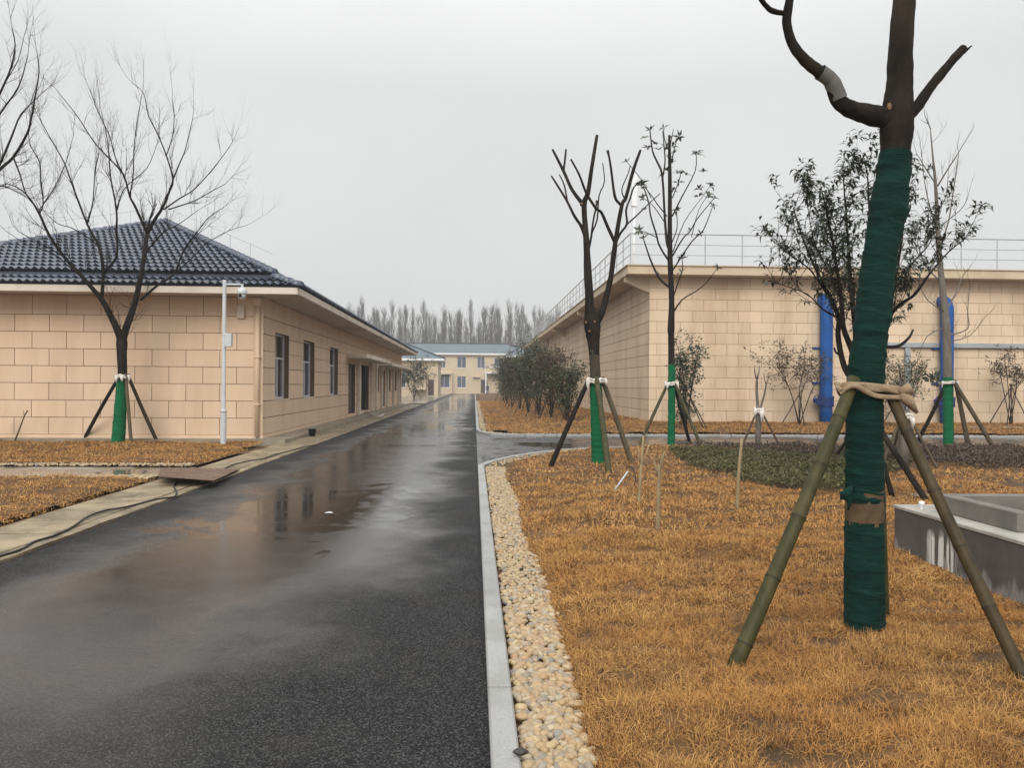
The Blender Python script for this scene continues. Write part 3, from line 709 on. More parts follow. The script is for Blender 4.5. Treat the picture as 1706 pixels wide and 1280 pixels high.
# ---------------------------------------------------------------- long low building with hip roof on the left
WX, WY, WX2, WY2 = -5.75, 21.5, -16.1, 62.0
LB = empty('tiled_roof_building', (-11, 40, 0), 'long tan single storey building with dark tiled hip roof left of the road', 'building')
lines = [.2+.46*k for k in range(9)]; lines[-1] = 3.95
cladding(LB, 'y', WY, -1, WX2, WX-.235, lines, [], .9, WX-.235-.9*12, 'block', MT['block'])
cladding(LB, 'y', WY, -1, WX-.233, WX+.016, [lines[0], lines[-1]], [], None, 0, 'corner_strip', MT['block'])
ops = [(22.8, 24.5, 1.15, 3.08), (26.5, 28.35, 1.15, 3.08), (31.3, 33.2, 1.15, 3.08), (35.9, 38.0, .2, 2.55), (39.6, 42.9, .2, 2.6), (44.2, 45.1, .2, 2.5),
       (46.0, 47.4, 1.15, 2.6), (49.0, 50.5, .2, 2.5), (52.3, 53.9, 1.15, 2.6), (56.4, 58, 1.15, 2.6), (60, 61.3, .2, 2.5)]
cladding(LB, 'x', WX, 1, WY+.002, WY2, lines, ops, None, 0, 'course', MT['block'], gap=.02)
MB().box(WX2, WX+.03, WY-.03, WY2, 0, .2).build('plinth', MT['block'], LB)
MB().box(WX2, WX2+.2, WY+.21, WY2, .2, 3.95).box(WX2+.2, WX-.21, WY2-.2, WY2, .2, 3.95).build('rear_wall', MT['block'], LB)
for i in (0, 1, 2, 6, 8, 9): window_x(LB, WX, 1, *ops[i])
for i in (3, 5, 7, 10):
    u0_, u1_, z0_, z1_ = ops[i]
    d = MB().box(WX-.2, WX-.14, u0_+.05, u1_-.05, z0_, z1_-.05).build('door', MT['door'], LB)
    fr = MB().box(WX-.15, WX-.06, u0_, u0_+.05, z0_, z1_).box(WX-.15, WX-.06, u1_-.05, u1_, z0_, z1_).box(WX-.15, WX-.06, u0_+.05, u1_-.05, z1_-.05, z1_).build('door_frame', MT['door'], d)
    pnl = MB()
    um = (u0_+u1_)/2
    for a, b in ((u0_+.12, um-.04), (um+.04, u1_-.12)):
        pnl.bbox(WX-.142, WX-.125, a, b, z0_+.2, z0_+1.0, .006); pnl.bbox(WX-.142, WX-.125, a, b, z0_+1.12, z1_-.2, .006)
    pnl.build('panel', MT['door'], d)
    MB().tube([(WX-.10, um+.02, z0_+1.0), (WX-.10, um+.02, z0_+1.15)], .015, 6).build('handle', MT['steelrail'], d)
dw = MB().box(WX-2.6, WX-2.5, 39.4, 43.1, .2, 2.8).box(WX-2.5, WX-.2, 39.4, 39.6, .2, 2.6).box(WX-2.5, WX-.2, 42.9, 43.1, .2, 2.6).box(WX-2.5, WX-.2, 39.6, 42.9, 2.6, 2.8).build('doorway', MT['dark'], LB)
MB().box(WX-.12, WX-.02, 39.6, 39.68, .2, 2.6).box(WX-.12, WX-.02, 42.82, 42.9, .2, 2.6).build('door_frame', MT['door'], dw)
for yc, w_ in ((38.75, .5), (43.55, .5), (45.55, .35), (48.2, .4), (51.4, .4), (55.2, .4), (59, .4)):
    MB().bbox(WX+.02, WX+.16, yc-w_/2, yc+w_/2, .12, 2.76, .01).build('pilaster', MT['trim'], LB)
cp = MB().bbox(WX+.01, WX+.95, 35.3, 45.0, 2.78, 2.97, .01).build('canopy', MT['trim'], LB)
cp2 = MB().bbox(WX+.01, WX+.95, 45.8, 61.6, 2.70, 2.87, .01).build('canopy', MT['trim'], LB)
# apron step round the building
AP = MB().prism([(-20, 20.95), (-5.0, 20.95), (-5.0, 62), (-5.75, 62), (-5.75, 21.5), (-20, 21.5)], -.05, .11).build('apron', MT['conc']); struct(AP)
# eaves
EX, EY, EX2, EY2 = -4.6, 20.55, -17.2, 63.0
MB().box(EX2, EX, EY, EY2, 3.952, 3.99).build('soffit', MT['soffit'], LB)
MB().bbox(EX2, EX, EY-.02, EY+.08, 3.93, 4.11, .008).build('fascia', MT['trim'], LB)
MB().bbox(EX-.08, EX+.02, EY+.081, EY2, 3.93, 4.11, .008).build('fascia', MT['trim'], LB)
MB().box(EX2, EX2+.1, EY+.081, EY2, 3.93, 4.11).box(EX2+.1, EX-.081, EY2-.1, EY2, 3.93, 4.11).build('fascia', MT['trim'], LB)
# roof: a two-course skirt, then the main hip roof standing a little higher
UX, UY, UX2 = -5.45, 21.3, -16.35
RXc, AY, RZ = -10.9, 28.0, 7.25; ZE, ZU = 4.13, 4.56; RY2 = 56.0
roofm = MB()
roofm.add([(EX2, EY-.04, ZE-.01), (EX+.04, EY-.04, ZE-.01), (UX, UY, ZE+.30), (UX2, UY, ZE+.30)], [(0, 1, 2, 3)])
roofm.add([(EX+.04, EY-.04, ZE-.01), (EX+.04, EY2, ZE-.01), (UX, EY2-.8, ZE+.30), (UX, UY, ZE+.30)], [(0, 1, 2, 3)])
roofm.add([(EX2, EY-.04, ZE-.01), (EX2, EY2, ZE-.01), (UX2, EY2-.8, ZE+.30), (UX2, UY, ZE+.30)], [(3, 2, 1, 0)])
roofm.add([(UX2, UY, ZU-.04), (UX, UY, ZU-.04), (RXc, AY, RZ-.04)], [(0, 1, 2)])
roofm.add([(UX, UY, ZU-.04), (UX, EY2-.8, ZU-.04), (RXc, RY2, RZ-.04), (RXc, AY, RZ-.04)], [(0, 1, 2, 3)])
roofm.add([(UX2, UY, ZU-.04), (UX2, EY2-.8, ZU-.04), (RXc, RY2, RZ-.04), (RXc, AY, RZ-.04)], [(3, 2, 1, 0)])
roofm.add([(UX, EY2-.8, ZU-.04), (UX2, EY2-.8, ZU-.04), (RXc, RY2, RZ-.04)], [(0, 1, 2)])
roofm.add([(UX2, UY, ZE+.1), (UX, UY, ZE+.1), (UX, UY, ZU-.04), (UX2, UY, ZU-.04)], [(0, 1, 2, 3)]).add([(UX, UY, ZE+.1), (UX, EY2-.8, ZE+.1), (UX, EY2-.8, ZU-.04), (UX, UY, ZU-.04)], [(0, 1, 2, 3)])
ROOF = roofm.build('roof', MT['tileplain'], LB)
TW, TL = .40, .42
NXT = 10
def tile_verts(clamp=None, x_off=0.0):
    vs = []
    for row, (yy, zz) in enumerate(((.07, -.045), (-.03, .046), (-.03, .046), (TL, -.016))):
        for i in range(NXT+1):
            x = TW*i/NXT
            w = .034*math.cos(2*math.pi*2*i/NXT)+.034
            if clamp: x = min(max(x, clamp[0](yy)-x_off), clamp[1](yy)-x_off)
            vs.append((x, yy, zz+(w if row else w*.5)))
    fs = []
    for r_ in (0, 2):
        for i in range(NXT):
            a = r_*(NXT+1)+i; fs.append((a, a+1, a+NXT+2, a+NXT+1))
    return vs, fs
def slope_tiles(o, uvec, svec, nrows, lo, hi, u_start, objs, xlim=None, parent=None):
    """rows of tiles; lo(s), hi(s) are the hip limits along u at slope distance s"""
    o = Vector(o); uvec = Vector(uvec); svec = Vector(svec).normalized(); nvec = uvec.cross(svec)
    Mx = Matrix((uvec, svec, nvec)).transposed()
    mass = MB(); org = ORG[LB.name]; n_obj = 0
    tv, tf = tile_verts(); me = bpy.data.meshes.new('roof_tile'); me.from_pydata(tv, [], tf); me.materials.append(MT['tile'])
    me.polygons.foreach_set('use_smooth', [True]*len(me.polygons))
    for r_ in range(nrows):
        s = r_*TL; L0, H0, L1, H1 = lo(s), hi(s), lo(s+TL), hi(s+TL)
        u = u_start+math.floor((min(L0, L1)-u_start)/TW)*TW
        while u < max(H0, H1):
            if u+TW > L0 and u < H0:
                full = u >= max(L0, L1) and u+TW <= min(H0, H1)
                isobj = objs and (xlim is None or u > xlim) and n_obj < 300
                if full: v_, f_ = tv, tf
                else: v_, f_ = tile_verts((lambda yy: lo(s+yy), lambda yy: hi(s+yy)), u)
                base = o+uvec*u+svec*s
                if isobj:
                    if full: t = link('roof_tile', me, ROOF)
                    else:
                        m2 = bpy.data.meshes.new('roof_tile'); m2.from_pydata(v_, [], f_); m2.materials.append(MT['tile']); m2.polygons.foreach_set('use_smooth', [True]*len(m2.polygons)); t = link('roof_tile', m2, ROOF)
                    t.matrix_local = Matrix.Translation(base-org+nvec*.012)@Mx.to_4x4(); n_obj += 1
                else:
                    mass.add([base+Mx@Vector(q)+nvec*.012 for q in v_], f_)
            u += TW
    if mass.v: q = mass.build('tile_field', MT['tile'], ROOF, True); q['kind'] = 'stuff'
    return n_obj
sk = Vector((0, UY-EY+.04, .31)); skl = sk.length
f1 = (UX-EX-.04)/skl; f1b = (UX2-EX2)/skl
n1 = slope_tiles((0, EY-.04, ZE), (1, 0, 0), sk, 2, lambda s: EX2+f1b*s, lambda s: EX+.04+f1*s, EX, True, -13.2)
us_ = Vector((0, AY-UY, RZ-ZU)); usl = us_.length
n2 = slope_tiles((0, UY, ZU), (1, 0, 0), us_, int(usl/TL)+1, lambda s: UX2+(RXc-UX2)*min(s/usl, 1), lambda s: UX+(RXc-UX)*min(s/usl, 1), UX, True, -13.0)
rs = Vector((RXc-UX, 0, RZ-ZU)); rsl = rs.length
slope_tiles((UX, 0, ZU), (0, 1, 0), rs, int(rsl/TL)+1, lambda s: UY+(AY-UY)*min(s/rsl, 1), lambda s: EY2-.8-(EY2-.8-RY2)*min(s/rsl, 1), UY, False)
sk2 = Vector((UX-EX-.04, 0, .31)); k2 = sk2.length
slope_tiles((EX+.04, 0, ZE), (0, 1, 0), sk2, 2, lambda s: EY-.04+(UY-EY)*min(s/k2, 1), lambda s: EY2, EY, False)
# ridge and hip caps
capm = MB(); nseg = 8
for i in range(3):
    yy, rr = ((0, .135), (.30, .115), (.38, .112))[i]
    for k in range(nseg+1):
        a = math.pi*k/nseg; capm.v.append((math.cos(a)*rr, yy, math.sin(a)*rr*.9-.03))
for i in range(2):
    for k in range(nseg): a = i*(nseg+1)+k; capm.f.append((a, a+1, a+nseg+2, a+nseg+1))
capm.f.append(tuple(range(nseg, -1, -1)))
cme = bpy.data.meshes.new('ridge_cap'); cme.from_pydata(capm.v, [], capm.f); cme.materials.append(MT['tile']); cme.polygons.foreach_set('use_smooth', [True]*len(cme.polygons))
def caps(a, b):
    a, b = Vector(a), Vector(b); d = b-a; n = max(1, int(d.length/.36)); q = d.to_track_quat('Y', 'Z').to_matrix().to_4x4()
    for i in range(n):
        o = link('ridge_cap', cme, ROOF); o.matrix_local = Matrix.Translation(a+d*(i/n)-ORG[LB.name])@q
caps((UX+.05, UY-.05, ZU+.06), (RXc, AY, RZ+.07)); caps((UX2-.05, UY-.05, ZU+.06), (RXc, AY, RZ+.07)); caps((RXc, AY, RZ+.07), (RXc, RY2, RZ+.07))
caps((EX+.08, EY-.08, ZE+.05), (UX+.02, UY-.02, ZE+.40))
# lightning rods and wire along the hips
wire = []
for a, b, n in (((UX2, UY, ZU+.12), (RXc, AY, RZ+.12), 7), ((RXc, AY, RZ+.12), (UX, UY, ZU+.12), 6)):
    for i in range(n+1):
        p = Vector(a).lerp(Vector(b), i/n); wire.append(p+Vector((0, 0, .42)))
        if i < n: MB().tube([p, p+Vector((0, 0, .45))], .009, 5).build('lightning_rod', MT['steelrail'], ROOF)
MB().tube(wire, .006, 4).build('lightning_wire', MT['steelrail'], ROOF)
# downpipe, wall box
DPX = WX-.115
dp = MB().tube([(DPX, WY-.085, .16), (DPX, WY-.085, 3.72)], .062, 10).build('downpipe', MT['block'], LB, True)
MB().bbox(DPX-.10, DPX+.10, WY-.17, WY-.02, 3.70, 3.92, .01).build('rain_head', MT['block'], dp)
for z in (1.02, 2.3): MB().bbox(DPX-.085, DPX+.085, WY-.16, WY-.018, z, z+.035, .004).build('pipe_bracket', MT['block'], dp)
MB().bbox(-6.42, -6.22, WY-.11, WY-.017, 3.36, 3.72, .012).build('junction_box', MT['trim'], LB)
MB().bbox(-6.75, -6.71, WY-.05, WY-.017, .12, .62, .006).build('cable_duct', MT['block'], LB)

# ---------------------------------------------------------------- large block-faced hall on the right
HX, HY = 6.7, 29.6; ZT = 5.80
RB = empty('block_faced_hall', (14, 50, 0), 'tall cream block-faced hall with flat overhanging roof right of the road', 'building')
zl = [3.23+.428*k for k in range(-8, 7)]; zl[-1] = ZT
cladding(RB, 'y', HY, -1, HX-.016, 40, zl, [], .908, at(1094, 580, HY).x-.454, 'block', MT['blockR'], umax_obj=22.6, jm='jointR')
cladding(RB, 'x', HX, -1, HY+.002, 90, zl, [], None, 0, 'course', MT['blockR'], gap=.02, jm='jointR')
MB().box(40, 40.2, HY+.01, 90, -.2, ZT).box(HX+.21, 40, 89.8, 90, -.2, ZT).build('rear_wall', MT['blockR'], RB)
SX, SY = 5.70, 28.9
MB().bbox(SX, 41, SY, 91, ZT, ZT+.32, .012).build('roof_slab', MT['slabfascia'], RB)
MB().box(SX-.05, 41, SY-.05, SY+.1, ZT+.321, ZT+.36).box(SX-.05, SX+.1, SY+.1, 91, ZT+.321, ZT+.36).build('coping', MT['slabfascia'], RB)
for yc in (29.75, 43.5, 57, 70, 83):
    c = MB(); A, B = yc-.14, yc+.14
    prof = [(HX-.017, ZT-.002), (SX+.04, ZT-.002), (SX+.04, ZT-.20), (HX-.017, ZT-.62)]
    c.add([(p[0], A, p[1]) for p in prof]+[(p[0], B, p[1]) for p in prof], [(0, 1, 2, 3), (7, 6, 5, 4), (0, 4, 5, 1), (1, 5, 6, 2), (2, 6, 7, 3), (3, 7, 4, 0)])
    c.build('corbel', MT['slabfascia'], RB)
rdp = MB().tube([(HX-.08, 41.5, .1), (HX-.08, 41.5, 5.7)], .05, 8).build('downpipe', MT['joint'], RB, True)
RL = empty('roof_railing', (SX+.15, SY+.15, ZT+.36), 'grey steel railing along the flat roof of the hall', 'railing')
rx, ry, rz = SX+.12, SY+.12, ZT+.36; RH = 1.18
pme = MB().tube([(0, 0, 0), (0, 0, RH)], .024, 6); pm_me = bpy.data.meshes.new('post'); pm_me.from_pydata(pme.v, [], pme.f); pm_me.materials.append(MT['steelrail'])
posts = [(rx, ry)]+[(rx+1.42*i, ry) for i in range(1, 20)]+[(rx, ry+1.42*i) for i in range(1, 43)]
for p in posts:
    o = link('post', pm_me, RL); o.location = Vector((p[0], p[1], rz))-ORG[RL.name]
for h, r_ in ((RH, .028), (RH*.66, .016), (RH*.33, .016)):
    MB().tube([(rx, ry-.0, rz+h), (40.5, ry, rz+h)], r_, 6).build('rail', MT['steelrail'], RL)
    MB().tube([(rx, ry, rz+h), (rx, 90.5, rz+h)], r_, 6).build('rail', MT['steelrail'], RL)
RM = empty('roof_mast', (6.97, 34, ZT+.32), 'pale pole standing on the roof corner behind the railing', 'mast')
MB().tube([(6.97, 34, ZT+.3), (6.97, 34, 9.5)], .05, 8).build('pole', MT['white'], RM, True)
MB().bbox(6.84, 7.10, 33.9, 34.1, 9.5, 10.9, .02).build('panel', MT['white'], RM)

def blue_pipe(xc, label):
    t = empty('blue_pipe', (xc, HY-.36, 0), label, 'pipe', 'blue pipes on the hall front')
    pts = [(xc, HY-.36, -.1), (xc, HY-.36, 1.0), (xc, HY-.36, 4.45), (xc, HY-.35, 4.7), (xc, HY-.27, 4.88), (xc, HY-.12, 4.97), (xc, HY+.02, 4.98)]
    MB().tube(pts, .235, 20).build('pipe', MT['blue'], t, True)
    v = MB()
    for z in (.90, 1.20): v.lathe((xc, HY-.36, z), [(.2, 0), (.30, 0), (.30, .045), (.2, .045)], 20)
    v.lathe((xc, HY-.36, .945), [(.26, 0), (.27, .12), (.26, .255)], 20)
    val = v.build('valve', MT['bluedark'], t)
    b = MB()
    for k in range(10):
        a = 2*math.pi*k/10; b.tube([(xc+.275*math.cos(a), HY-.36+.275*math.sin(a), .87), (xc+.275*math.cos(a), HY-.36+.275*math.sin(a), 1.275)], .014, 5)
    b.build('bolt', MT['bluedark'], val)
    MB().bbox(xc-.47, xc-.22, HY-.46, HY-.26, 1.0, 1.18, .02).build('gearbox', MT['bluedark'], val)
    w = MB(); c = Vector((xc-.42, HY-.62, 1.15)); ring = [c+Vector((math.cos(2*math.pi*k/16)*.17, 0, math.sin(2*math.pi*k/16)*.17)) for k in range(17)]
    w.tube(ring, .018, 6)
    for k in range(3): a = 2*math.pi*k/3+.5; w.tube([c, c+Vector((math.cos(a)*.17, 0, math.sin(a)*.17))], .012, 5)
    w.tube([c, c+Vector((0, .2, -.03))], .02, 6); w.build('handwheel', MT['bluedark'], val)
    for z in (1.75, 3.1): MB().bbox(xc-.42, xc+.25, HY-.10, HY-.03, z, z+.06, .006).build('pipe_bracket', MT['blue'], t)
blue_pipe(at(1376.5, 600, HY-.36).x, 'blue vertical pipe with valve left of the big evergreen tree')
blue_pipe(at(1577.5, 600, HY-.36).x, 'blue vertical pipe with valve behind the ginkgo trunk')
CT = empty('cable_tray', (16.7, HY-.1, 0), 'grey metal cable tray fixed to the hall front wall', 'cable tray')
MB().bbox(15.3, 24, HY-.16, HY-.03, 3.18, 3.36, .008).build('horizontal_run', MT['tray'], CT)
MB().bbox(16.68, 16.90, HY-.14, HY-.03, .05, 3.175, .008).build('vertical_run', MT['tray'], CT)

# ---------------------------------------------------------------- far houses
def house(name, label, x0, x1, y0, y1, zt, zr, wins, hip=3.5, ov=.6, wall='farwall', ridge_along='x'):
    t = empty(name, ((x0+x1)/2, y0, 0), label, 'house')
    ops_ = [(a, b, c, d) for a, b, c, d, _ in wins]
    w = MB()
    for a, b, c, d in cells(x0, x1, 0, zt, ops_): w.box(a, b, y0, y0+.25, c, d)
    w.box(x0, x0+.25, y0+.25, y1, 0, zt).box(x1-.25, x1, y0+.25, y1, 0, zt).box(x0+.25, x1-.25, y1-.25, y1, 0, zt)
    w.build('wall', MT[wall], t)
    for a, b, c, d, kind in wins:
        f = MB().box(a, a+.07, y0+.08, y0+.16, c, d).box(b-.07, b, y0+.08, y0+.16, c, d).box(a+.07, b-.07, y0+.08, y0+.16, d-.07, d).box(a+.07, b-.07, y0+.08, y0+.16, c, c+.07)
        f.box((a+b)/2-.03, (a+b)/2+.03, y0+.08, y0+.15, c+.07, d-.07)
        q = f.build(kind, MT['frame'] if kind == 'window' else MT['door'], t)
        MB().box(a+.07, b-.07, y0+.11, y0+.13, c+.07, d-.07).build('pane', MT['farglass'] if kind == 'window' else MT['door'], q)
        MB().box(a-.1, b+.1, y0-.06, y0-.002, c-.12, c-.001).build('sill', MT['trim'], q)
    X0, X1, Y0, Y1 = x0-ov, x1+ov, y0-ov, y1+ov
    MB().bbox(X0, X1, Y0, Y1, zt+.001, zt+.32, .02).build('eaves', MT['white'], t)
    ym = (Y0+Y1)/2; xm = (X0+X1)/2
    a, b = ((X0+hip, ym), (X1-hip, ym)) if ridge_along == 'x' else ((xm, ym), (xm, ym))
    z0 = zt+.325
    r_ = MB()
    if ridge_along == 'x': r_.add([(X0, Y0, z0), (X1, Y0, z0), (X1, Y1, z0), (X0, Y1, z0), (a[0], a[1], zr), (b[0], b[1], zr)], [(0, 1, 5, 4), (1, 2, 5), (2, 3, 4, 5), (3, 0, 4)])
    else: r_.add([(X0, Y0, z0), (X1, Y0, z0), (X1, Y1, z0), (X0, Y1, z0), (xm, ym, zr)], [(0, 1, 4), (1, 2, 4), (2, 3, 4), (3, 0, 4)])
    rf = r_.build('roof', MT['bluetile'], t)
    rc = MB()
    for p in ((X0, Y0), (X1, Y0)): rc.tube([(p[0], p[1], z0+.05), (*(a if p[0] == X0 else b), zr+.05)], .12, 5)
    if ridge_along == 'x': rc.tube([(*a, zr+.05), (*b, zr+.05)], .12, 5)
    rc.build('ridge', MT['tileplain'], rf)
    return t
HA = house('two_storey_house', 'two storey cream house with blue grey roof closing the road', -22, 11.5, 143, 153, 7.1, 9.4,
      [(-6.5, -5.25, 4.7, 6.8, 'window'), (-3.15, -1.5, 4.7, 6.8, 'window'), (.5, 1.9, 4.7, 6.8, 'window'), (3.6, 5.4, 4.7, 6.6, 'window'), (-6.5, -4.5, 1.1, 3.5, 'window'), (-3.15, -1.5, 1.1, 3.2, 'window'), (1.2, 2.4, .1, 2.6, 'door'), (-10, -8.6, 4.7, 6.6, 'window')], hip=6)
MB().bbox(-7.0, -4.0, 142.2, 142.99, 3.55, 3.85, .02).build('porch_roof', MT['farwall'], HA)
for x in (-6.9, -4.15): MB().bbox(x-.12, x+.12, 142.3, 142.6, 0, 3.55, .01).build('porch_post', MT['farwall'], HA)
bal = MB().bbox(1.9, 6.2, 141.2, 142.99, 3.7, 3.95, .02).build('balcony', MT['white'], HA)
MB().tube([(1.95, 141.25, 4.95), (6.15, 141.25, 4.95)], .05, 5).tube([(1.95, 141.25, 4.5), (6.15, 141.25, 4.5)], .03, 5).tube([(1.95, 141.25, 3.95), (1.95, 141.25, 4.95)], .05, 5).tube([(4, 141.25, 3.95), (4, 141.25, 4.95)], .05, 5).tube([(6.15, 141.25, 3.95), (6.15, 141.25, 4.95)], .05, 5).build('balcony_rail', MT['white'], bal)
for x in (2.1, 6.0): MB().bbox(x-.12, x+.12, 141.3, 141.55, 0, 3.7, .01).build('balcony_post', MT['white'], HA)
MB().bbox(-.3, 1.0, 142.3, 142.99, 3.05, 3.2, .02).build('awning', MT['trim'], HA)
HB = house('hip_roof_house', 'smaller cream house with pointed blue grey roof beyond the tiled building', -14.2, -5.0, 108, 117, 4.9, 7.4,
      [(-6.35, -5.55, .1, 2.3, 'door'), (-11, -9.4, 1.2, 3.2, 'window')], ridge_along='point', ov=.8)
MB().bbox(-8.6, -6.6, 106.4, 107.99, .9, 3.5, .02).build('porch_wall', MT['farwall'], HB)
for x in (-7.9, -7.45):
    MB().box(x-.06, x+.06, 107.7, 107.99, 3.75, 4.35).box(x-.2, x+.2, 107.6, 107.99, 4.35, 4.5).build('wall_lamp', MT['dark'], HB)
house('pink_gable_house', 'pale pink house end wall beyond the end of the hall', 5.2, 11, 112, 122, 5.6, 7.2, [(6.0, 7.0, 3.6, 4.9, 'window')], hip=2.2, wall='farpink')

# ================================================================== TREES AND PLANTS
def trace(Y0, traces, spread=1.0, seed=1, hi=1.0):
    """traced limbs (px, py, width px) -> list of (points, radii); each limb starts at the depth of the limb it leaves and wanders in depth"""
    rnd = random.Random(seed); known = []; res = []
    for ti, tr in enumerate(traces):
        dy0 = 0.0
        if ti and known:
            x, y = tr[0][0], tr[0][1]; dy0 = min(known, key=lambda k: (k[0]-x)**2+(k[1]-y)**2)[2]
        dy1 = 0.0 if ti == 0 else dy0+rnd.uniform(-1, hi)*spread
        n = len(tr); pts = []; rad = []
        for i, (x, y, w) in enumerate(tr):
            s = i/(n-1); d = dy0+(dy1-dy0)*s; Y = Y0+d
            pts.append(at(x, y, Y)); rad.append(w*Y/FPX/2); known.append((x, y, d))
        res.append((pts, rad))
    return res
def grow(mb, p, d, ln, r, lvl, rnd, up_=.25, tips=None, kids=3, wig=.25, sides=3):
    n = 4 if lvl else 3; pts = [p]; dd = d.normalized(); q = p
    for i in range(n):
        dd = (dd+Vector((rnd.uniform(-1, 1), rnd.uniform(-1, 1), rnd.uniform(-1, 1)))*wig+Vector((0, 0, up_*.4))).normalized()
        q = q+dd*ln/n; pts.append(q)
    rr = [r*(1-.75*i/n) for i in range(n+1)]
    mb.tube(pts, rr, sides, cap=False)
    if lvl > 0:
        for k in range(kids):
            i = rnd.randint(1, n); t = (pts[i]-pts[i-1]).normalized()
            s = Vector((rnd.uniform(-1, 1), rnd.uniform(-1, 1), rnd.uniform(-1, 1)))
            grow(mb, pts[i], (t+s*.75).normalized(), ln*rnd.uniform(.45, .75), rr[i]*.75, lvl-1, rnd, up_, tips, kids, wig, 3)
    elif tips is not None: tips.append((pts[-1], dd))
def twigs(limbs, rnd, per_m, ln, r, lvl, up_=.3, skip=1, tips=None, kids=3, rmax=.03, out=.8):
    mb = MB()
    for pts, rad in limbs[skip:]:
        for i in range(1, len(pts)):
            seg = (pts[i]-pts[i-1]); m = seg.length*per_m; c = int(m)+(1 if rnd.random() < m-int(m) else 0)
            for _ in range(c):
                s = rnd.random(); p = pts[i-1].lerp(pts[i], s); rr = min(rad[i]*.6, rmax, r)
                v = Vector((rnd.uniform(-1, 1), rnd.uniform(-1, 1), rnd.uniform(-.3, 1)))
                grow(mb, p, (seg.normalized()*.9+v*out).normalized(), ln*rnd.uniform(.5, 1.2), max(rr, .004), lvl, rnd, up_, tips, kids)
        # the limb end carries on as twigs
        t = (pts[-1]-pts[-2]).normalized()
        if ln: grow(mb, pts[-1], t, ln, max(rad[-1]*.9, .004), lvl, rnd, up_, tips, kids)
    return mb
def wrap_tube(pts, rad, amp=.006, n=20, step=.02, seed=0, spiral=0.0):
    """fabric wound round a stem: closely spaced rings with a stepped, creased profile"""
    P, Rr = spline(pts, rad, 3)
    ln = [0.0]
    for a, b in zip(P[:-1], P[1:]): ln.append(ln[-1]+(b-a).length)
    m = max(4, int(ln[-1]/step)); pts2 = []; base = []
    for i in range(m+1):
        s = ln[-1]*i/m; k = max(j for j in range(len(ln)) if ln[j] <= s+1e-9); k = min(k, len(P)-2)
        t = (s-ln[k])/max(ln[k+1]-ln[k], 1e-9); pts2.append(P[k].lerp(P[k+1], t)); base.append((Rr[k]*(1-t)+Rr[k+1]*t, s))
    mb = MB(); vs = []
    ax = Vector((1, 0, 0)); 
    for i, p in enumerate(pts2):
        tn = (pts2[min(i+1, m)]-pts2[max(i-1, 0)]).normalized(); u = (ax-tn*ax.dot(tn)).normalized(); w = tn.cross(u)
        for k in range(n):
            a = 2*math.pi*k/n; r, s = base[i]
            q = s+spiral*a/(2*math.pi)
            lap = ((q+.05*noise.noise((q*6, seed, 0)))/.115) % 1.0; lap = lap**3
            cr = noise.noise((math.cos(a)*1.6+seed, math.sin(a)*1.6, q*26+a*.8))*.8+noise.noise((math.cos(a)*2.0, math.sin(a)*2.0+seed, q*9))*1.2
            vs.append(p+(u*math.cos(a)+w*math.sin(a))*(r+amp*(lap*.9+cr*.8)))
    fs = [(i*n+k, i*n+(k+1) % n, (i+1)*n+(k+1) % n, (i+1)*n+k) for i in range(m) for k in range(n)]
    mb.add(vs, fs); return mb
def pole_mesh(a, b, r, nodes=.36, bam=True, n=9, bend=.0, rnd=random):
    a, b = Vector(a), Vector(b); d = b-a; L_ = d.length
    side = d.cross(Vector((0, 0, 1))).normalized(); ph = rnd.uniform(.1, nodes)
    st_ = [0.0]
    if bam:
        q = ph
        while q < L_-.05: st_ += [q-.05, q-.016, q-.006, q+.006, q+.016, q+.05]; q += nodes*rnd.uniform(.85, 1.12)
    else: st_ += [L_*k/6 for k in range(1, 6)]
    st_ = sorted(x for x in st_ if 0 <= x < L_-.01)+[L_]; mb = MB(); pts = []; rad = []; mb.rings = []
    for k, q in enumerate(st_):
        s = q/L_; rr = r*(1.06-.14*s); m = (k-1) % 6 if bam else -1
        if bam and 0 < k < len(st_)-1: rr *= (.985, .995, 1.055, 1.055, .995, .985)[m]
        p = a+d*s+side*bend*math.sin(math.pi*s); pts.append(p); rad.append(rr if bam else rr*(1+.05*rnd.uniform(-1, 1)))
        if bam and m == 2 and 0 < k < len(st_)-2: mb.rings.append((p, rr))
    mb.dir = d.normalized(); return mb.tube(pts, rad, n)
def node_rings(mb, pole):
    for p, rr in mb.rings: MB().tube([p-mb.dir*.004, p-mb.dir*.0005], rr*1.065, 14, False).build('node_ring', MT['cable'], pole)
def tie(c, r, h=.07, n=14, seed=0, ends=True):
    """strip of cloth knotted round the stem, bunched where it holds the poles"""
    mb = MB(); c = Vector(c); rd = random.Random(int(seed*37)+3)
    for dz, rr in ((-h*.22, h*.26), (h*.18, h*.22)):
        P_ = []; R_ = []
        for i in range(25):
            a = 2*math.pi*i/24; q = r*(1.0+.10*noise.noise((math.cos(a)*1.4, math.sin(a)*1.4, seed+dz*30)))
            P_.append(c+Vector((math.cos(a)*q, math.sin(a)*q, dz+h*.35*noise.noise((math.cos(a)*1.5, math.sin(a)*1.5, seed+9))))); R_.append(rr*(1+.5*noise.noise((math.cos(a)*3, math.sin(a)*3, seed))))
        mb.tube(P_, R_, 6, False)
    if ends:
        for k in range(3):
            a = rd.uniform(3.4, 6.0); p = c+Vector((math.cos(a)*r*1.05, math.sin(a)*r*1.05, rd.uniform(-.2, .3)*h)); d = Vector((math.cos(a)*.05, math.sin(a)*.05, 0))
            mb.tube([p-d*.3, p+d*.5, p+d+Vector((0, 0, -h*.5)), p+d*1.1+Vector((rd.uniform(-.02, .02), 0, -h*rd.uniform(.9, 1.9)))], [h*.2, h*.36, h*.28, h*.08], 7)
    return mb
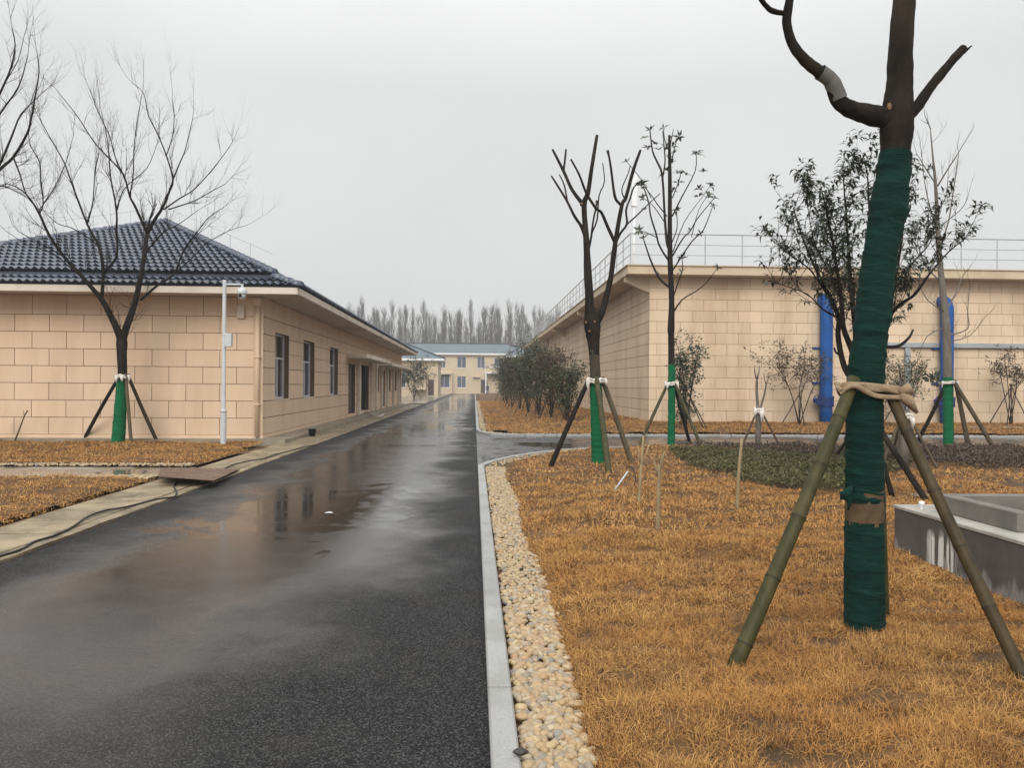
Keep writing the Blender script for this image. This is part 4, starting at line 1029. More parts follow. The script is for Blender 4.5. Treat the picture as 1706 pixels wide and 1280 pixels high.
def propped(root, stem, tops_z, r, bases, pr, mat, tmat=None, tie_h=.08, rs=1.0, bam=True):
    for i, bpt in enumerate(bases):
        bz = Vector(bpt); d = Vector((bz.x-stem.x, bz.y-stem.y, 0)).normalized()
        top = Vector((stem.x, stem.y, tops_z))+d*(r+pr*.8); over = (top-bz).normalized()*.07
        pole_mesh(bz-(top-bz).normalized()*.05, top+over, pr*random.uniform(.9, 1.1), bam=bam, n=8, bend=random.uniform(-.02, .02)).build('support_pole', mat[i % len(mat)] if isinstance(mat, list) else mat, root, True)
    if tmat: tie((stem.x, stem.y, tops_z), r+pr*.95*rs, tie_h, seed=r*100).build('tie_band', tmat, root, True)

# ---------------------------------------------------------------- foreground tree, wrapped in dark green cloth
YB = 4.80
T5 = [[(1440, 1085, 58), (1440, 950, 58), (1440, 870, 56), (1440, 750, 54), (1442, 640, 51), (1450, 560, 50), (1459, 480, 49), (1467, 420, 47), (1480, 350, 54), (1487, 300, 48), (1492, 255, 47), (1494, 215, 54), (1495, 185, 53), (1498, 150, 43), (1500, 100, 40), (1503, 50, 38), (1506, 0, 36), (1511, -80, 33), (1516, -200, 26)],
      [(1488, 200, 34), (1452, 192, 34), (1418, 181, 30), (1395, 165, 23), (1385, 135, 21), (1366, 120, 21), (1337, 96, 18), (1318, 68, 16), (1311, 40, 15), (1314, 8, 14), (1319, -30, 13), (1330, -110, 9)],
      [(1497, 200, 30), (1516, 188, 22), (1528, 176, 18), (1546, 150, 17), (1575, 115, 16), (1598, 88, 15), (1605, 79, 13)],
      [(1312, 24, 8), (1287, 17, 9), (1270, 2, 8), (1255, -25, 6)], [(1594, 94, 6), (1607, 86, 6), (1619, 76, 2)]]
lim = trace(YB, T5, .35, 3)
F5 = empty('wrapped_tree', (lim[0][0][0].x, YB, 0), 'large near tree with dark green cloth wound round its trunk', 'tree')
tr = MB()
for k, (pts, rad) in enumerate(lim):
    P_, R_ = spline(pts, rad, 9)
    R_ = [r_*(1+.05*noise.noise((i*.35, k, 2))) for i, r_ in enumerate(R_)]; tr.tube(P_, R_, 24 if k < 3 else 10)
tr.v = [tuple(Vector(q)+noise.noise_vector(Vector((q[0]*9, q[1]*9, q[2]*5)))*.007+noise.noise_vector(Vector((q[0]*34, q[1]*34, q[2]*9)))*.0035) for q in tr.v]
tr.build('trunk', MT['bark'], F5, True)
def seg(pts, rad, i0, i1, add): return pts[i0:i1], [r_+add for r_ in rad[i0:i1]]
p0, r0_ = lim[0]
lowp = [p0[0], p0[1], at(1440, 868, YB)]; wrap_tube(lowp, [r0_[0]+.011, r0_[1]+.011, r0_[2]+.011], .0055, 32, .009, 1, .06).build('trunk_wrap', MT['wrapD'], F5, True)
wrap_tube([at(1440, 874, YB), at(1440, 845, YB), at(1440, 816, YB)], [r0_[2]+.009, r0_[2]+.010, r0_[2]+.006], .003, 28, .012, 2).build('burlap_band', MT['burlap'], F5, True)
upp = [at(1440, 836, YB), p0[3], p0[4], p0[5], p0[6], p0[7], at(1474, 380, YB), p0[8], at(1483, 325, YB), p0[9], p0[10]]
uw = [r0_[3]+.012, r0_[3]+.011, r0_[4]+.011, r0_[5]+.011, r0_[6]+.011, r0_[7]+.012, .103, r0_[8]+.014, .108, r0_[9]+.011, r0_[10]+.010]
wrap_tube(upp, uw, .0075, 36, .008, 4, .10).build('trunk_wrap', MT['wrapD'], F5, True)
kn = MB(); c = at(1412, 820, YB-.10)
kn.tube([c+Vector((.05, .03, .03)), c, c+Vector((-.02, 0, -.05))], [.012, .03, .02], 8); kn.tube([c, c+Vector((-.035, .0, -.01)), c+Vector((-.04, 0, -.05))], [.02, .016, .006], 6)
kn.tube([c, c+Vector((.01, -.01, -.06)), c+Vector((.0, -.01, -.11))], [.018, .014, .005], 6)
ring = [at(1440, 818, YB)+Vector((math.cos(a)*.108, math.sin(a)*.108, .012*math.sin(a*2))) for a in [2*math.pi*i/18 for i in range(19)]]
kn.tube(ring, .011, 6); kn.build('wrap_knot', MT['wrapD'], F5, True)
bw = lim[1]; wrap_tube([bw[0][3]+Vector((0.01, 0, .0)), bw[0][4], bw[0][5]], [bw[1][3]+.008, bw[1][4]+.009, bw[1][5]+.008], .003, 14, .015, 3).build('branch_wrap', MT['greypvc'], F5, True)
sc = MB(); c = at(1481, 177, YB-.093); sc.add([c+Vector((math.cos(a)*.014, -.006*(1), math.sin(a)*.022)) for a in [2*math.pi*i/12 for i in range(12)]]+[c+Vector((0, -.012, 0))], [(i, (i+1) % 12, 12) for i in range(12)]); sc.build('pruning_scar', MT['cutwood'], F5)
mid = at(1442, 650, YB); z_t = mid.z
lp = at(1418, 642, YB-.10); rp = at(1482, 655, YB-.08)
pm_ = pole_mesh(gr(1214, 1135, .0), lp+Vector((.02, 0, .04)), .042, .38, n=14, bend=.01); node_rings(pm_, pm_.build('support_pole', MT['bamboo'], F5, True))
pm_ = pole_mesh(gr(1722, 1165, .0), rp+Vector((-.01, .0, .02)), .035, .36, n=14, bend=-.01); node_rings(pm_, pm_.build('support_pole', MT['bambooB'], F5, True))
pole_mesh(gr(1474, 1042, .0), at(1462, 655, YB+.12), .03, .4, n=12).build('support_pole', MT['bamboo'], F5, True)
tb = MB()
loop = [lp+Vector((-.075, -.02, -.02)), lp+Vector((-.03, -.075, .0)), mid+Vector((0, -.115, .015)), rp+Vector((.0, -.085, .02)), rp+Vector((.065, -.02, -.02)), mid+Vector((.08, .12, 0)), mid+Vector((-.08, .12, .01)), lp+Vector((-.08, .03, 0)), lp+Vector((-.075, -.02, -.02))]
def ribbon(mb, pts, hh, th, seed, n=10):
    P_, R_ = spline(pts, [1.0]*len(pts), 8); vs = []; m = len(P_)
    for i, p in enumerate(P_):
        t = (P_[min(i+1, m-1)]-P_[max(i-1, 0)]).normalized(); o_ = t.cross(Vector((0, 0, 1))).normalized(); u_ = o_.cross(t)
        h_ = hh*(1+.35*noise.noise((i*.16, seed, 0))); tw_ = .35*noise.noise((i*.1, seed, 5))
        for k in range(n):
            a_ = 2*math.pi*k/n; c_ = math.cos(a_+0)*h_; w_ = math.sin(a_)*th+.010*noise.noise((i*.28, c_*60, seed))
            vs.append(p+u_*(c_*math.cos(tw_))+o_*(w_+c_*math.sin(tw_)))
    return mb.add(vs, [(i*n+k, i*n+(k+1) % n, (i+1)*n+(k+1) % n, (i+1)*n+k) for i in range(m-1) for k in range(n)])
ribbon(tb, loop, .024, .008, 1); ribbon(tb, [q+Vector((0, -.006, -.03+.03*math.sin(i*1.9))) for i, q in enumerate(loop)], .016, .009, 7)
e0 = rp+Vector((.02, -.08, .0)); tb.tube([e0, e0+Vector((.05, 0, -.04)), e0+Vector((.11, 0, -.12))], [.03, .036, .01], 7); tb.tube([e0, e0+Vector((.045, -.01, .03)), e0+Vector((.075, 0, .0))], [.028, .034, .02], 7)
tb.build('tie_band', MT['cream'], F5, True)

# ---------------------------------------------------------------- pruned tree beside the junction
Y1 = 15.1
T1 = [[(998, 785, 22), (995, 700, 20), (992, 630, 18), (990, 590, 18), (989, 565, 19), (988, 550, 16)],
      [(981, 538, 17), (982, 500, 15), (979.5, 460, 14), (977, 403, 10), (973, 342, 9), (979.5, 322, 8), (985.6, 281, 6.5), (994.7, 225, 5)],
      [(992, 540, 15), (1003, 520, 12), (1010, 495, 10.5), (1018, 460, 9.5), (1025, 405, 8.5), (1036, 342, 7), (1042.5, 330, 6.5), (1054.6, 285, 6), (1067, 250, 4.5)],
      [(971, 340, 7), (953, 316, 6), (939, 285, 5.5), (920.6, 249, 4)], [(939, 283, 4), (941, 268, 3.6), (943, 249, 3)],
      [(976, 398, 7), (969, 378, 6), (957, 360, 5), (943, 332, 4.5), (918.6, 293, 3)], [(945, 334, 3), (940, 308, 2.6), (932, 291, 2)],
      [(1024, 403, 6), (1012, 377, 5.5), (1002, 354, 5), (993.7, 348, 5), (981.5, 330, 4.5), (975, 318, 4), (965, 291, 3.6), (951, 265, 3)],
      [(1036, 342, 5.5), (1031, 338, 5), (1024, 326, 5), (1018, 281, 4), (1013, 250, 3.5)],
      [(1026, 405, 4), (1034, 388, 4), (1044.5, 373, 4), (1043, 350, 3.4), (1050, 330, 3), (1056, 312, 2.6), (1069, 300, 2)],
      [(1044, 374, 3), (1062, 358, 2.4), (1080, 340, 1.8), (1100, 322, 1.4)],
      [(981, 415, 4), (985, 395, 4), (988, 370, 3.4), (993.7, 342, 3.2), (994, 335, 4)], [(986, 388, 3), (995, 365, 2.6), (998, 326, 2.2), (1007, 303, 1.8), (1004, 271, 1.5)],
      [(1018, 281, 2), (1014, 262, 1.6), (1010, 250, 1.2)], [(1040, 330, 2.6), (1036, 315, 2), (1046, 290, 1.8), (1050, 276, 1.5)]]
lim = trace(Y1, T1, .7, 5)
F1 = empty('pruned_tree', (lim[0][0][0].x, Y1, 0), 'pruned tree with forked stubs and green wrapped trunk beside the junction', 'tree')
tr = MB()
for k, (pts, rad) in enumerate(lim[:1]): P_, R_ = spline(pts, rad, 4); tr.tube(P_, R_, 12)
tr.v = [tuple(Vector(q)+noise.noise_vector(Vector(q)*7)*.008) for q in tr.v]
trk = tr.build('trunk', MT['barkT1'], F1, True)
tr = MB()
for k, (pts, rad) in enumerate(lim[1:]): P_, R_ = spline(pts, rad, 3); tr.tube(P_, [q*(1+.10*noise.noise((i*.6, k, 1))) for i, q in enumerate(R_)], 8)
for (x, y) in ((970, 339), (976, 405), (976, 537), (991, 536), (982, 552)):
    c = at(x, y, Y1-.16); tr.tube([c+Vector((0, .1, 0)), c+Vector((0, -.01, .01))], .035, 8)
P_, R_ = spline([at(x, y, Y1) for x, y in ((990, 592), (989, 575), (988, 560), (987, 545), (986, 530), (985, 518), (985, 508))], [q*Y1/FPX/2 for q in (17.5, 19.5, 24, 28, 26, 18, 6)], 4); tr.tube(P_, [q*(1+.10*noise.noise((i*.7, 3, 1))) for i, q in enumerate(R_)], 12)
tr.build('crown', MT['bark'], F1, True)
for (x, y) in ((976, 537), (991, 536), (982, 552), (969, 339)):
    c = at(x, y, Y1-.175); MB().add([c+Vector((math.cos(a)*.022, 0, math.sin(a)*.022)) for a in [2*math.pi*i/10 for i in range(10)]], [tuple(range(10))]).build('pruning_scar', MT['cutwood'], F1)
pts, rad = lim[0]
wrap_tube([pts[0], pts[1], pts[2]], [rad[0]+.012, rad[1]+.012, rad[2]+.01], .009, 18, .02, 5, .05).build('trunk_wrap', MT['wrapB'], F1, True)
st = at(992, 634, Y1)
propped(F1, st, st.z, .11, [gr(915, 783), gr(1055, 779), gr(1015, 797)], .052, [MT['bark'], MT['oldpole'], MT['bamboo']], MT['tie'], .12, .9)

# ---------------------------------------------------------------- magnolia
Y2 = 20.3
T2 = [[(1118, 750, 11), (1119, 690, 11), (1119, 620, 11), (1118, 560, 10), (1118, 548, 12), (1119, 500, 9), (1117, 450, 9), (1116, 400, 8), (1116, 350, 7), (1116, 300, 6.5), (1115, 225, 4)],
      [(1115, 415, 5), (1111, 403, 5), (1107.5, 362, 4.4), (1103.4, 293, 4), (1095, 270, 3.4), (1087, 251, 2.8), (1083, 218, 2)],
      [(1117, 480, 4), (1104, 470, 4), (1095, 458, 3.6), (1083, 431, 3), (1072, 398, 1.8)],
      [(1116, 435, 4), (1109, 427, 3.5), (1098, 408, 3), (1093, 389, 3), (1084, 360, 2.6), (1081, 338, 2.4), (1073, 314, 2)],
      [(1120, 427, 3), (1138, 397, 2.4), (1150, 385, 2), (1162, 364, 1.8), (1190, 330, 1.2)],
      [(1121, 450, 2.6), (1152, 403, 2.2), (1172, 383, 1.8), (1187, 344, 1.2)], [(1120, 360, 2.8), (1136, 328, 2.2), (1158, 285, 1.6), (1160, 256, 1.2)],
      [(1119, 525, 4), (1136, 500, 2.6), (1160, 485, 2), (1178, 470, 1.6), (1194, 448, 1.2)], [(1120, 500, 3), (1130, 470, 2.4), (1137, 448, 2), (1136, 430, 1.4)],
      [(1104, 295, 3), (1108, 270, 2.4), (1106, 240, 1.8), (1104, 218, 1.2)], [(1116, 280, 2.6), (1123, 250, 2), (1128, 232, 1.6), (1131, 228, 1)], [(1114, 250, 2), (1108, 235, 1.8), (1105, 215, 1.2)], [(1116, 245, 2), (1119, 230, 1.6), (1122, 215, 1.1)],
      [(1111, 360, 2.4), (1095, 340, 2), (1085, 325, 1.5), (1068, 305, 1)], [(1120, 330, 2), (1130, 305, 1.6), (1134, 290, 1.2)], [(1085, 330, 1.6), (1069, 300, 1.3), (1045, 270, .9)], [(1119, 405, 2), (1128, 380, 1.8), (1127, 352, 1.4)], [(1152, 395, 1.6), (1164, 350, 1.2), (1180, 325, 1)], [(1121, 420, 2), (1140, 370, 1.4), (1165, 335, 1.1), (1183, 310, .8)], [(1110, 375, 1.8), (1090, 345, 1.4), (1072, 330, 1)], [(1093, 395, 1.6), (1078, 388, 1.4), (1066, 384, 1)]]
lim = trace(Y2, T2, 1.1, 6)
F2 = empty('magnolia_tree', (lim[0][0][0].x, Y2, 0), 'slim magnolia tree with sparse leaf whorls and green wrapped trunk', 'tree')
tr = MB()
for k, (pts, rad) in enumerate(lim[:1]): P_, R_ = spline(pts, rad, 4); tr.tube(P_, R_, 10)
tr.build('trunk', MT['bark'], F2, True)
tr = MB(); rnd = random.Random(9); lf = MB()
def whorl(mb, p, d, n, ln, wd, rnd, open_=.9):
    d = d.normalized(); a0 = rnd.uniform(0, 6.28); u = d.orthogonal().normalized(); w = d.cross(u)
    for k in range(n):
        a = a0+2*math.pi*k/n+rnd.uniform(-.3, .3); v = (u*math.cos(a)+w*math.sin(a))*open_+d*rnd.uniform(.1, .8)
        mb.leaf(p, v, d, ln*rnd.uniform(.7, 1.2), wd*rnd.uniform(.8, 1.2), rnd.uniform(0, .3))
for k, (pts, rad) in enumerate(lim[1:]):
    P_, R_ = spline(pts, rad, 3); tr.tube(P_, R_, 6)
    if rnd.random() < .9: whorl(lf, P_[-1], (P_[-1]-P_[-3]), rnd.randint(5, 7), .19, .065, rnd)
    if rnd.random() < .4: q = P_[len(P_)//2]; whorl(lf, q, rv()+Vector((0, 0, 1)), 4, .16, .055, rnd)
for (x, y) in ((1075, 230), (1080, 247), (1090, 240), (1098, 250), (1112, 262), (1118, 270), (1112, 285), (1124, 255), (1171, 287), (1163, 258), (1165, 315), (1180, 330), (1164, 328), (1128, 290), (1120, 318), (1068, 308), (1075, 350), (1110, 245), (1120, 245), (1142, 292)):
    whorl(lf, at(x, y, Y2+rnd.uniform(-.6, .6)), rv(.5)+Vector((0, 0, 1)), rnd.randint(4, 6), .2, .07, rnd)
tr.build('crown', MT['bark'], F2, True); q = lf.build('foliage', MT['leafT'], F2); q['kind'] = 'stuff'
pts, rad = lim[0]; wrap_tube([pts[0], pts[1], at(1119, 607, Y2)], [.098, .092, .09], .009, 16, .03, 8, .05).build('trunk_wrap', MT['wrapB'], F2, True)
st = at(1119, 640, Y2); propped(F2, st, st.z, .10, [gr(1063, 748), gr(1150, 741), gr(1171, 751)], .045, [MT['bamboo'], MT['bark'], MT['bamboo']], MT['tie'], .13)

# ---------------------------------------------------------------- bare tree in front of the tiled building
Y3 = 20.3
TL3 = [[(196, 748, 19), (200, 690, 17), (204, 630, 14), (203, 592, 15), (203, 570, 17), (203, 558, 13), (203, 549, 5)],
      [(202, 572, 12), (197, 553, 11.5), (183, 524, 9.5), (169, 499, 8), (135, 459, 6), (107, 428, 5), (82, 392, 4.4), (65, 355, 3.6), (45, 325, 2.4), (20, 308, 1.4), (0, 308, 1)],
      [(204, 572, 12), (208, 553, 11.5), (222, 513, 9.5), (233, 470, 8), (240, 428, 7), (245, 389, 6)],
      [(169, 499, 6), (171.6, 456, 5.6), (166, 414, 4.4), (146, 375, 3.4), (124, 318, 2.6), (107, 271, 2), (85, 232, 1.5), (62, 190, 1)],
      [(173, 454, 4.5), (194, 428, 4), (194, 386, 3.4), (194, 349, 3), (184, 293, 2.2), (180, 240, 1.6), (170, 190, 1)],
      [(245, 389, 5), (225, 344, 4), (216, 327, 3.4), (205, 290, 3), (177, 259, 2.4), (155, 234, 2), (130, 195, 1.5), (101, 158, 1)],
      [(246, 388, 6), (258, 365, 5.4), (270, 347, 4.6), (281, 321, 3.8), (288, 299, 3), (277, 259, 2.4), (262, 222, 2), (247, 192, 1.6), (239, 155, 1.1), (220, 138, .8)],
      [(288, 299, 2.6), (300, 270, 2), (309, 248, 1.6), (321, 197, 1)], [(273, 349, 2.8), (300, 330, 2.2), (323, 316, 1.8), (354, 282, 1.4), (374, 256, 1)],
      [(281, 349, 2.6), (323, 335, 1.8), (350, 320, 1.4), (376, 306, 1)], [(234, 500, 4.6), (262, 476, 3.8), (290, 456, 3.2), (306, 417, 2.4), (329, 386, 1.9), (345, 365, 1.5), (365, 350, 1)],
      [(205, 290, 2.2), (192, 262, 1.8), (182, 225, 1.5), (165, 190, 1.2), (150, 150, .9)], [(216, 327, 2.2), (222, 290, 1.8), (223, 250, 1.6), (228, 205, 1.2), (236, 160, .9)],
      [(65, 355, 2.6), (72, 340, 2.2), (68, 300, 2), (66, 270, 1.7), (50, 240, 1.3), (48, 215, 1)], [(72, 340, 2), (92, 310, 1.6), (110, 270, 1.3), (118, 240, 1)],
      [(146, 372, 2.4), (155, 335, 1.9), (158, 290, 1.5), (165, 255, 1.2)], [(277, 259, 1.8), (288, 225, 1.5), (290, 190, 1.2), (287, 165, .9)], [(107, 428, 2.6), (85, 415, 2), (60, 402, 1.5), (30, 385, 1)],
      [(240, 428, 3), (255, 405, 2.4), (275, 385, 1.8), (300, 372, 1.3), (330, 350, .9)], [(166, 414, 2.4), (150, 398, 2), (120, 380, 1.6), (95, 372, 1.2), (72, 350, .9)], [(290, 456, 2), (320, 430, 1.6), (345, 405, 1.3), (380, 385, 1), (412, 375, .7)],
      [(135, 459, 2.5), (110, 440, 2), (85, 420, 1.6), (50, 410, 1), (10, 385, .8)], [(194, 349, 2), (205, 318, 1.6), (222, 300, 1.4), (245, 280, 1.1), (258, 250, .8)]]
lim = trace(Y3, TL3, 1.7, 8, -.05)
F3 = empty('bare_tree', (lim[0][0][0].x, Y3, 0), 'bare branching tree propped before the tan block wall on the left', 'tree')
tr = MB()
for k, (pts, rad) in enumerate(lim): P_, R_ = spline(pts, rad, 3); tr.tube(P_, [q*(1+.08*noise.noise((i*.5, k, 1))) for i, q in enumerate(R_)], 10 if k < 3 else 5)
tr.build('trunk', MT['bark'], F3, True); rnd = random.Random(21)
twigs(lim[1:], rnd, 2.6, .85, .012, 2, .4, 0, None, 4, .014, .8).build('crown', MT['twig'], F3)
wrap_tube([lim[0][0][0], lim[0][0][1], at(204, 625, Y3)], [.168, .148, .118], .009, 18, .03, 9, .05).build('trunk_wrap', MT['wrapB'], F3, True)
st = at(204, 628, Y3); propped(F3, st, st.z, .12, [gr(138, 736), gr(263, 739), gr(219, 744)], .05, [MT['bark'], MT['bambooB'], MT['oldpole']], MT['tie'], .12)

# its neighbour: the trunk stands just outside the frame, the crown reaches in
Y4 = 17.0
TL4 = [[(-120, 790, 24), (-115, 700, 21), (-105, 560, 18), (-95, 470, 17)],
      [(-95, 470, 12), (-60, 380, 9), (-30, 320, 7), (0, 282, 5), (22, 262, 4.4), (45, 223, 3.6), (52, 197, 3), (59, 158, 2.4), (65, 119, 1.8), (62, 90, 1.2)],
      [(-60, 380, 6), (-25, 310, 5), (0, 272, 4), (20, 226, 3), (35, 190, 2), (60, 165, 1.2)], [(-95, 470, 9), (-70, 330, 7), (-35, 230, 5), (0, 155, 3.6), (18, 113, 2.6), (25, 74, 1.8), (20, 46, 1.1)],
      [(-35, 250, 4), (0, 189, 3), (31, 144, 2.2), (46, 93, 1.2)], [(22, 262, 3), (33, 290, 2.4), (44, 325, 1.8), (60, 345, 1.2)], [(-40, 330, 4), (0, 310, 2.4), (25, 318, 1.8), (44, 328, 1)], [(0, 155, 2), (10, 135, 1.6), (30, 100, 1.2), (40, 60, .8)],
      [(-95, 470, 9), (-140, 350, 7), (-170, 220, 5), (-185, 90, 3)], [(-70, 330, 6), (-90, 200, 4), (-100, 60, 2.5)]]
lim = trace(Y4, TL4, 1.4, 12, .3)
F4 = empty('bare_tree', (lim[0][0][0].x, Y4, 0), 'bare twiggy branches reaching in at the upper left edge', 'tree')
tr = MB()
for k, (pts, rad) in enumerate(lim): P_, R_ = spline(pts, rad, 3); tr.tube(P_, R_, 8 if k < 3 else 5)
tr.build('trunk', MT['bark'], F4, True); rnd = random.Random(31)
twigs(lim[1:], rnd, 2.0, .8, .010, 2, .45, 0, None, 4, .012, .8).build('crown', MT['twig'], F4)

# ---------------------------------------------------------------- evergreen multi-stem tree behind the foreground trunk
Y6 = 10.8
c0 = at(1441, 838, Y6)
F6 = empty('evergreen_tree', (c0.x, Y6, 0), 'leafy evergreen tree with many stems standing behind the wrapped trunk', 'tree')
T6 = [[(1441, 845, 20), (1441, 760, 19), (1441, 690, 18), (1441, 640, 18)],
      [(1436, 650, 11), (1412, 622, 10), (1402, 595, 9.5), (1396, 558, 9), (1397, 530, 8), (1385, 500, 7), (1370, 470, 5), (1352, 433, 4), (1335, 390, 3), (1322, 347, 2)],
      [(1438, 640, 11), (1418, 580, 10), (1405, 545, 9), (1402, 500, 7), (1395, 450, 5), (1388, 407, 4), (1380, 364, 3), (1370, 321, 2)],
      [(1441, 640, 12), (1428, 570, 10), (1420, 500, 8), (1415, 441, 6), (1412, 390, 4), (1408, 338, 3), (1405, 295, 2)],
      [(1443, 640, 12), (1446, 560, 10), (1448, 480, 8), (1450, 407, 5), (1448, 347, 3), (1445, 287, 2)],
      [(1445, 640, 12), (1465, 580, 10), (1478, 530, 8), (1490, 470, 6), (1500, 416, 4), (1506, 364, 3), (1510, 312, 2)],
      [(1470, 565, 9), (1483, 525, 8), (1503, 505, 6), (1525, 490, 4.5), (1550, 455, 3), (1580, 420, 2.4), (1608, 398, 1.5)],
      [(1470, 578, 7), (1490, 578, 6), (1502, 574, 5.4), (1515, 562, 4.4), (1521, 550, 3.6)], [(1396, 590, 4), (1392, 586, 4), (1390, 580, 3)],
      [(1397, 530, 5), (1370, 515, 3), (1345, 490, 2), (1312, 478, 1.4), (1290, 470, 1)], [(1490, 470, 3), (1525, 433, 2.4), (1550, 403, 1.8), (1560, 364, 1.2)], [(1385, 500, 3), (1350, 450, 2.4), (1315, 424, 1.8), (1290, 403, 1.2)], [(1402, 500, 3), (1375, 441, 2), (1355, 398, 1.6), (1345, 338, 1)]]
lim = trace(Y6, T6, .9, 15)
tr = MB()
for k, (pts, rad) in enumerate(lim): P_, R_ = spline(pts, rad, 3); tr.tube(P_, R_, 9 if k < 7 else 6)
tr.build('trunk', MT['bark'], F6, True); rnd = random.Random(41); tips = []
tw = MB()
for k, (pts, rad) in enumerate(lim[1:]):
    if k == 6 or k == 7: continue
    for i in range(1, len(pts)):
        if pts[i].z < 2.55: continue
        for _ in range(rnd.randint(3, 5)):
            v = Vector((rnd.uniform(-1, 1), rnd.uniform(-1, 1), rnd.uniform(-.2, .8)))
            grow(tw, pts[i].lerp(pts[i-1], rnd.random()), v+Vector((0, 0, .5)), rnd.uniform(.28, .55), .007, 1, rnd, .5, tips, 3, .2)
    grow(tw, pts[-1], pts[-1]-pts[-2], .18, .006, 1, rnd, .5, tips, 3, .2)
q = tw.build('twigs', MT['twig'], F6); q['kind'] = 'stuff'; lf = MB()
for p, d in tips:
    for k in range(rnd.randint(6, 11)):
        v = Vector((rnd.uniform(-1, 1), rnd.uniform(-1, 1), rnd.uniform(-.35, .5))); lf.leaf(p-d*rnd.uniform(0, .18)+rv(.012), v, Vector((0, 0, 1)), rnd.uniform(.09, .15), rnd.uniform(.030, .048), rnd.uniform(.1, .45))
q = lf.build('crown', MT['leafT'], F6); q['kind'] = 'stuff'
st = at(1441, 695, Y6)
for bpt, m, r_ in ((gr(1490, 840), 'bark', .035), (gr(1553, 850), 'bark', .042), (gr(1388, 765), 'oldpole', .035)):
    tp = Vector((st.x+(.05 if bpt.x > st.x else -.12), st.y, st.z+.08)); pole_mesh(bpt, tp, r_, bam=False, n=8).build('support_pole', MT[m], F6, True)
tie((st.x, st.y, st.z), .13, .1).build('tie_band', MT['tie'], F6, True)

# ---------------------------------------------------------------- young ginkgo at the side road
Y7 = 19.6
T7 = [[(1580, 755, 14), (1580, 690, 14), (1579, 640, 14), (1578, 590, 14), (1576, 540, 13), (1571, 490, 11), (1566, 440, 9.5), (1563, 400, 8), (1561, 350, 6.5), (1558, 300, 5), (1554, 260, 3), (1550, 215, 1.4)],
      [(1562, 310, 3), (1580, 280, 2.4), (1592, 262, 2), (1608, 235, 1)], [(1558, 305, 2.4), (1545, 285, 2), (1533, 265, 1.4)], [(1564, 420, 3), (1580, 370, 2.4), (1588, 320, 1.8), (1597, 260, 1.1)], [(1562, 390, 2.6), (1548, 340, 2), (1540, 300, 1.5), (1535, 250, 1)],
      [(1568, 470, 3), (1540, 440, 2), (1528, 400, 1.4)], [(1574, 520, 3.4), (1592, 490, 2.4), (1603, 462, 1.6)], [(1577, 560, 2.6), (1612, 548, 1.8), (1612, 520, 1.6), (1615, 480, 1)], [(1576, 545, 2.4), (1545, 560, 1.6), (1530, 595, 1)], [(1575, 520, 2), (1545, 500, 1.6), (1530, 470, 1)], [(1560, 350, 2), (1575, 330, 1.6), (1580, 290, 1)], [(1577, 570, 2), (1615, 560, 1.5), (1640, 530, 1)], [(1562, 380, 2), (1600, 350, 1.4), (1612, 330, 1)]]
lim = trace(Y7, T7, .9, 16)
F7 = empty('ginkgo_tree', (lim[0][0][0].x, Y7, 0), 'upright bare young tree with bright green wrap near the blue pipe', 'tree')
tr = MB()
for k, (pts, rad) in enumerate(lim): P_, R_ = spline(pts, rad, 3); tr.tube(P_, R_, 9 if k < 1 else 5)
tr.build('trunk', MT['greybark'], F7, True); rnd = random.Random(51)
twigs(lim[1:]+[(lim[0][0][6:], [.02]*6)], rnd, 2.2, .55, .007, 1, .35, 0, None, 3, .009, .9).build('crown', MT['twig'], F7)
wrap_tube([lim[0][0][0], lim[0][0][1], at(1579, 629, Y7)], [.125, .12, .118], .009, 16, .03, 9, .05).build('trunk_wrap', MT['wrapB'], F7, True)
st = at(1579, 638, Y7); propped(F7, st, st.z, .14, [gr(1615, 752), gr(1662, 757), gr(1530, 733)], .055, [MT['oldpole'], MT['bambooB'], MT['bambooB']], MT['tie'], .09)
bag = MB(); c = at(1555, 632, Y7-.2); rnd = random.Random(3)
for i in range(26): bag.leaf(c+rv(.12), rv(1), rv(1), .2, .12, .2)
q = bag.build('leaf_tuft', MT['leafT'], F7); q['kind'] = 'stuff'

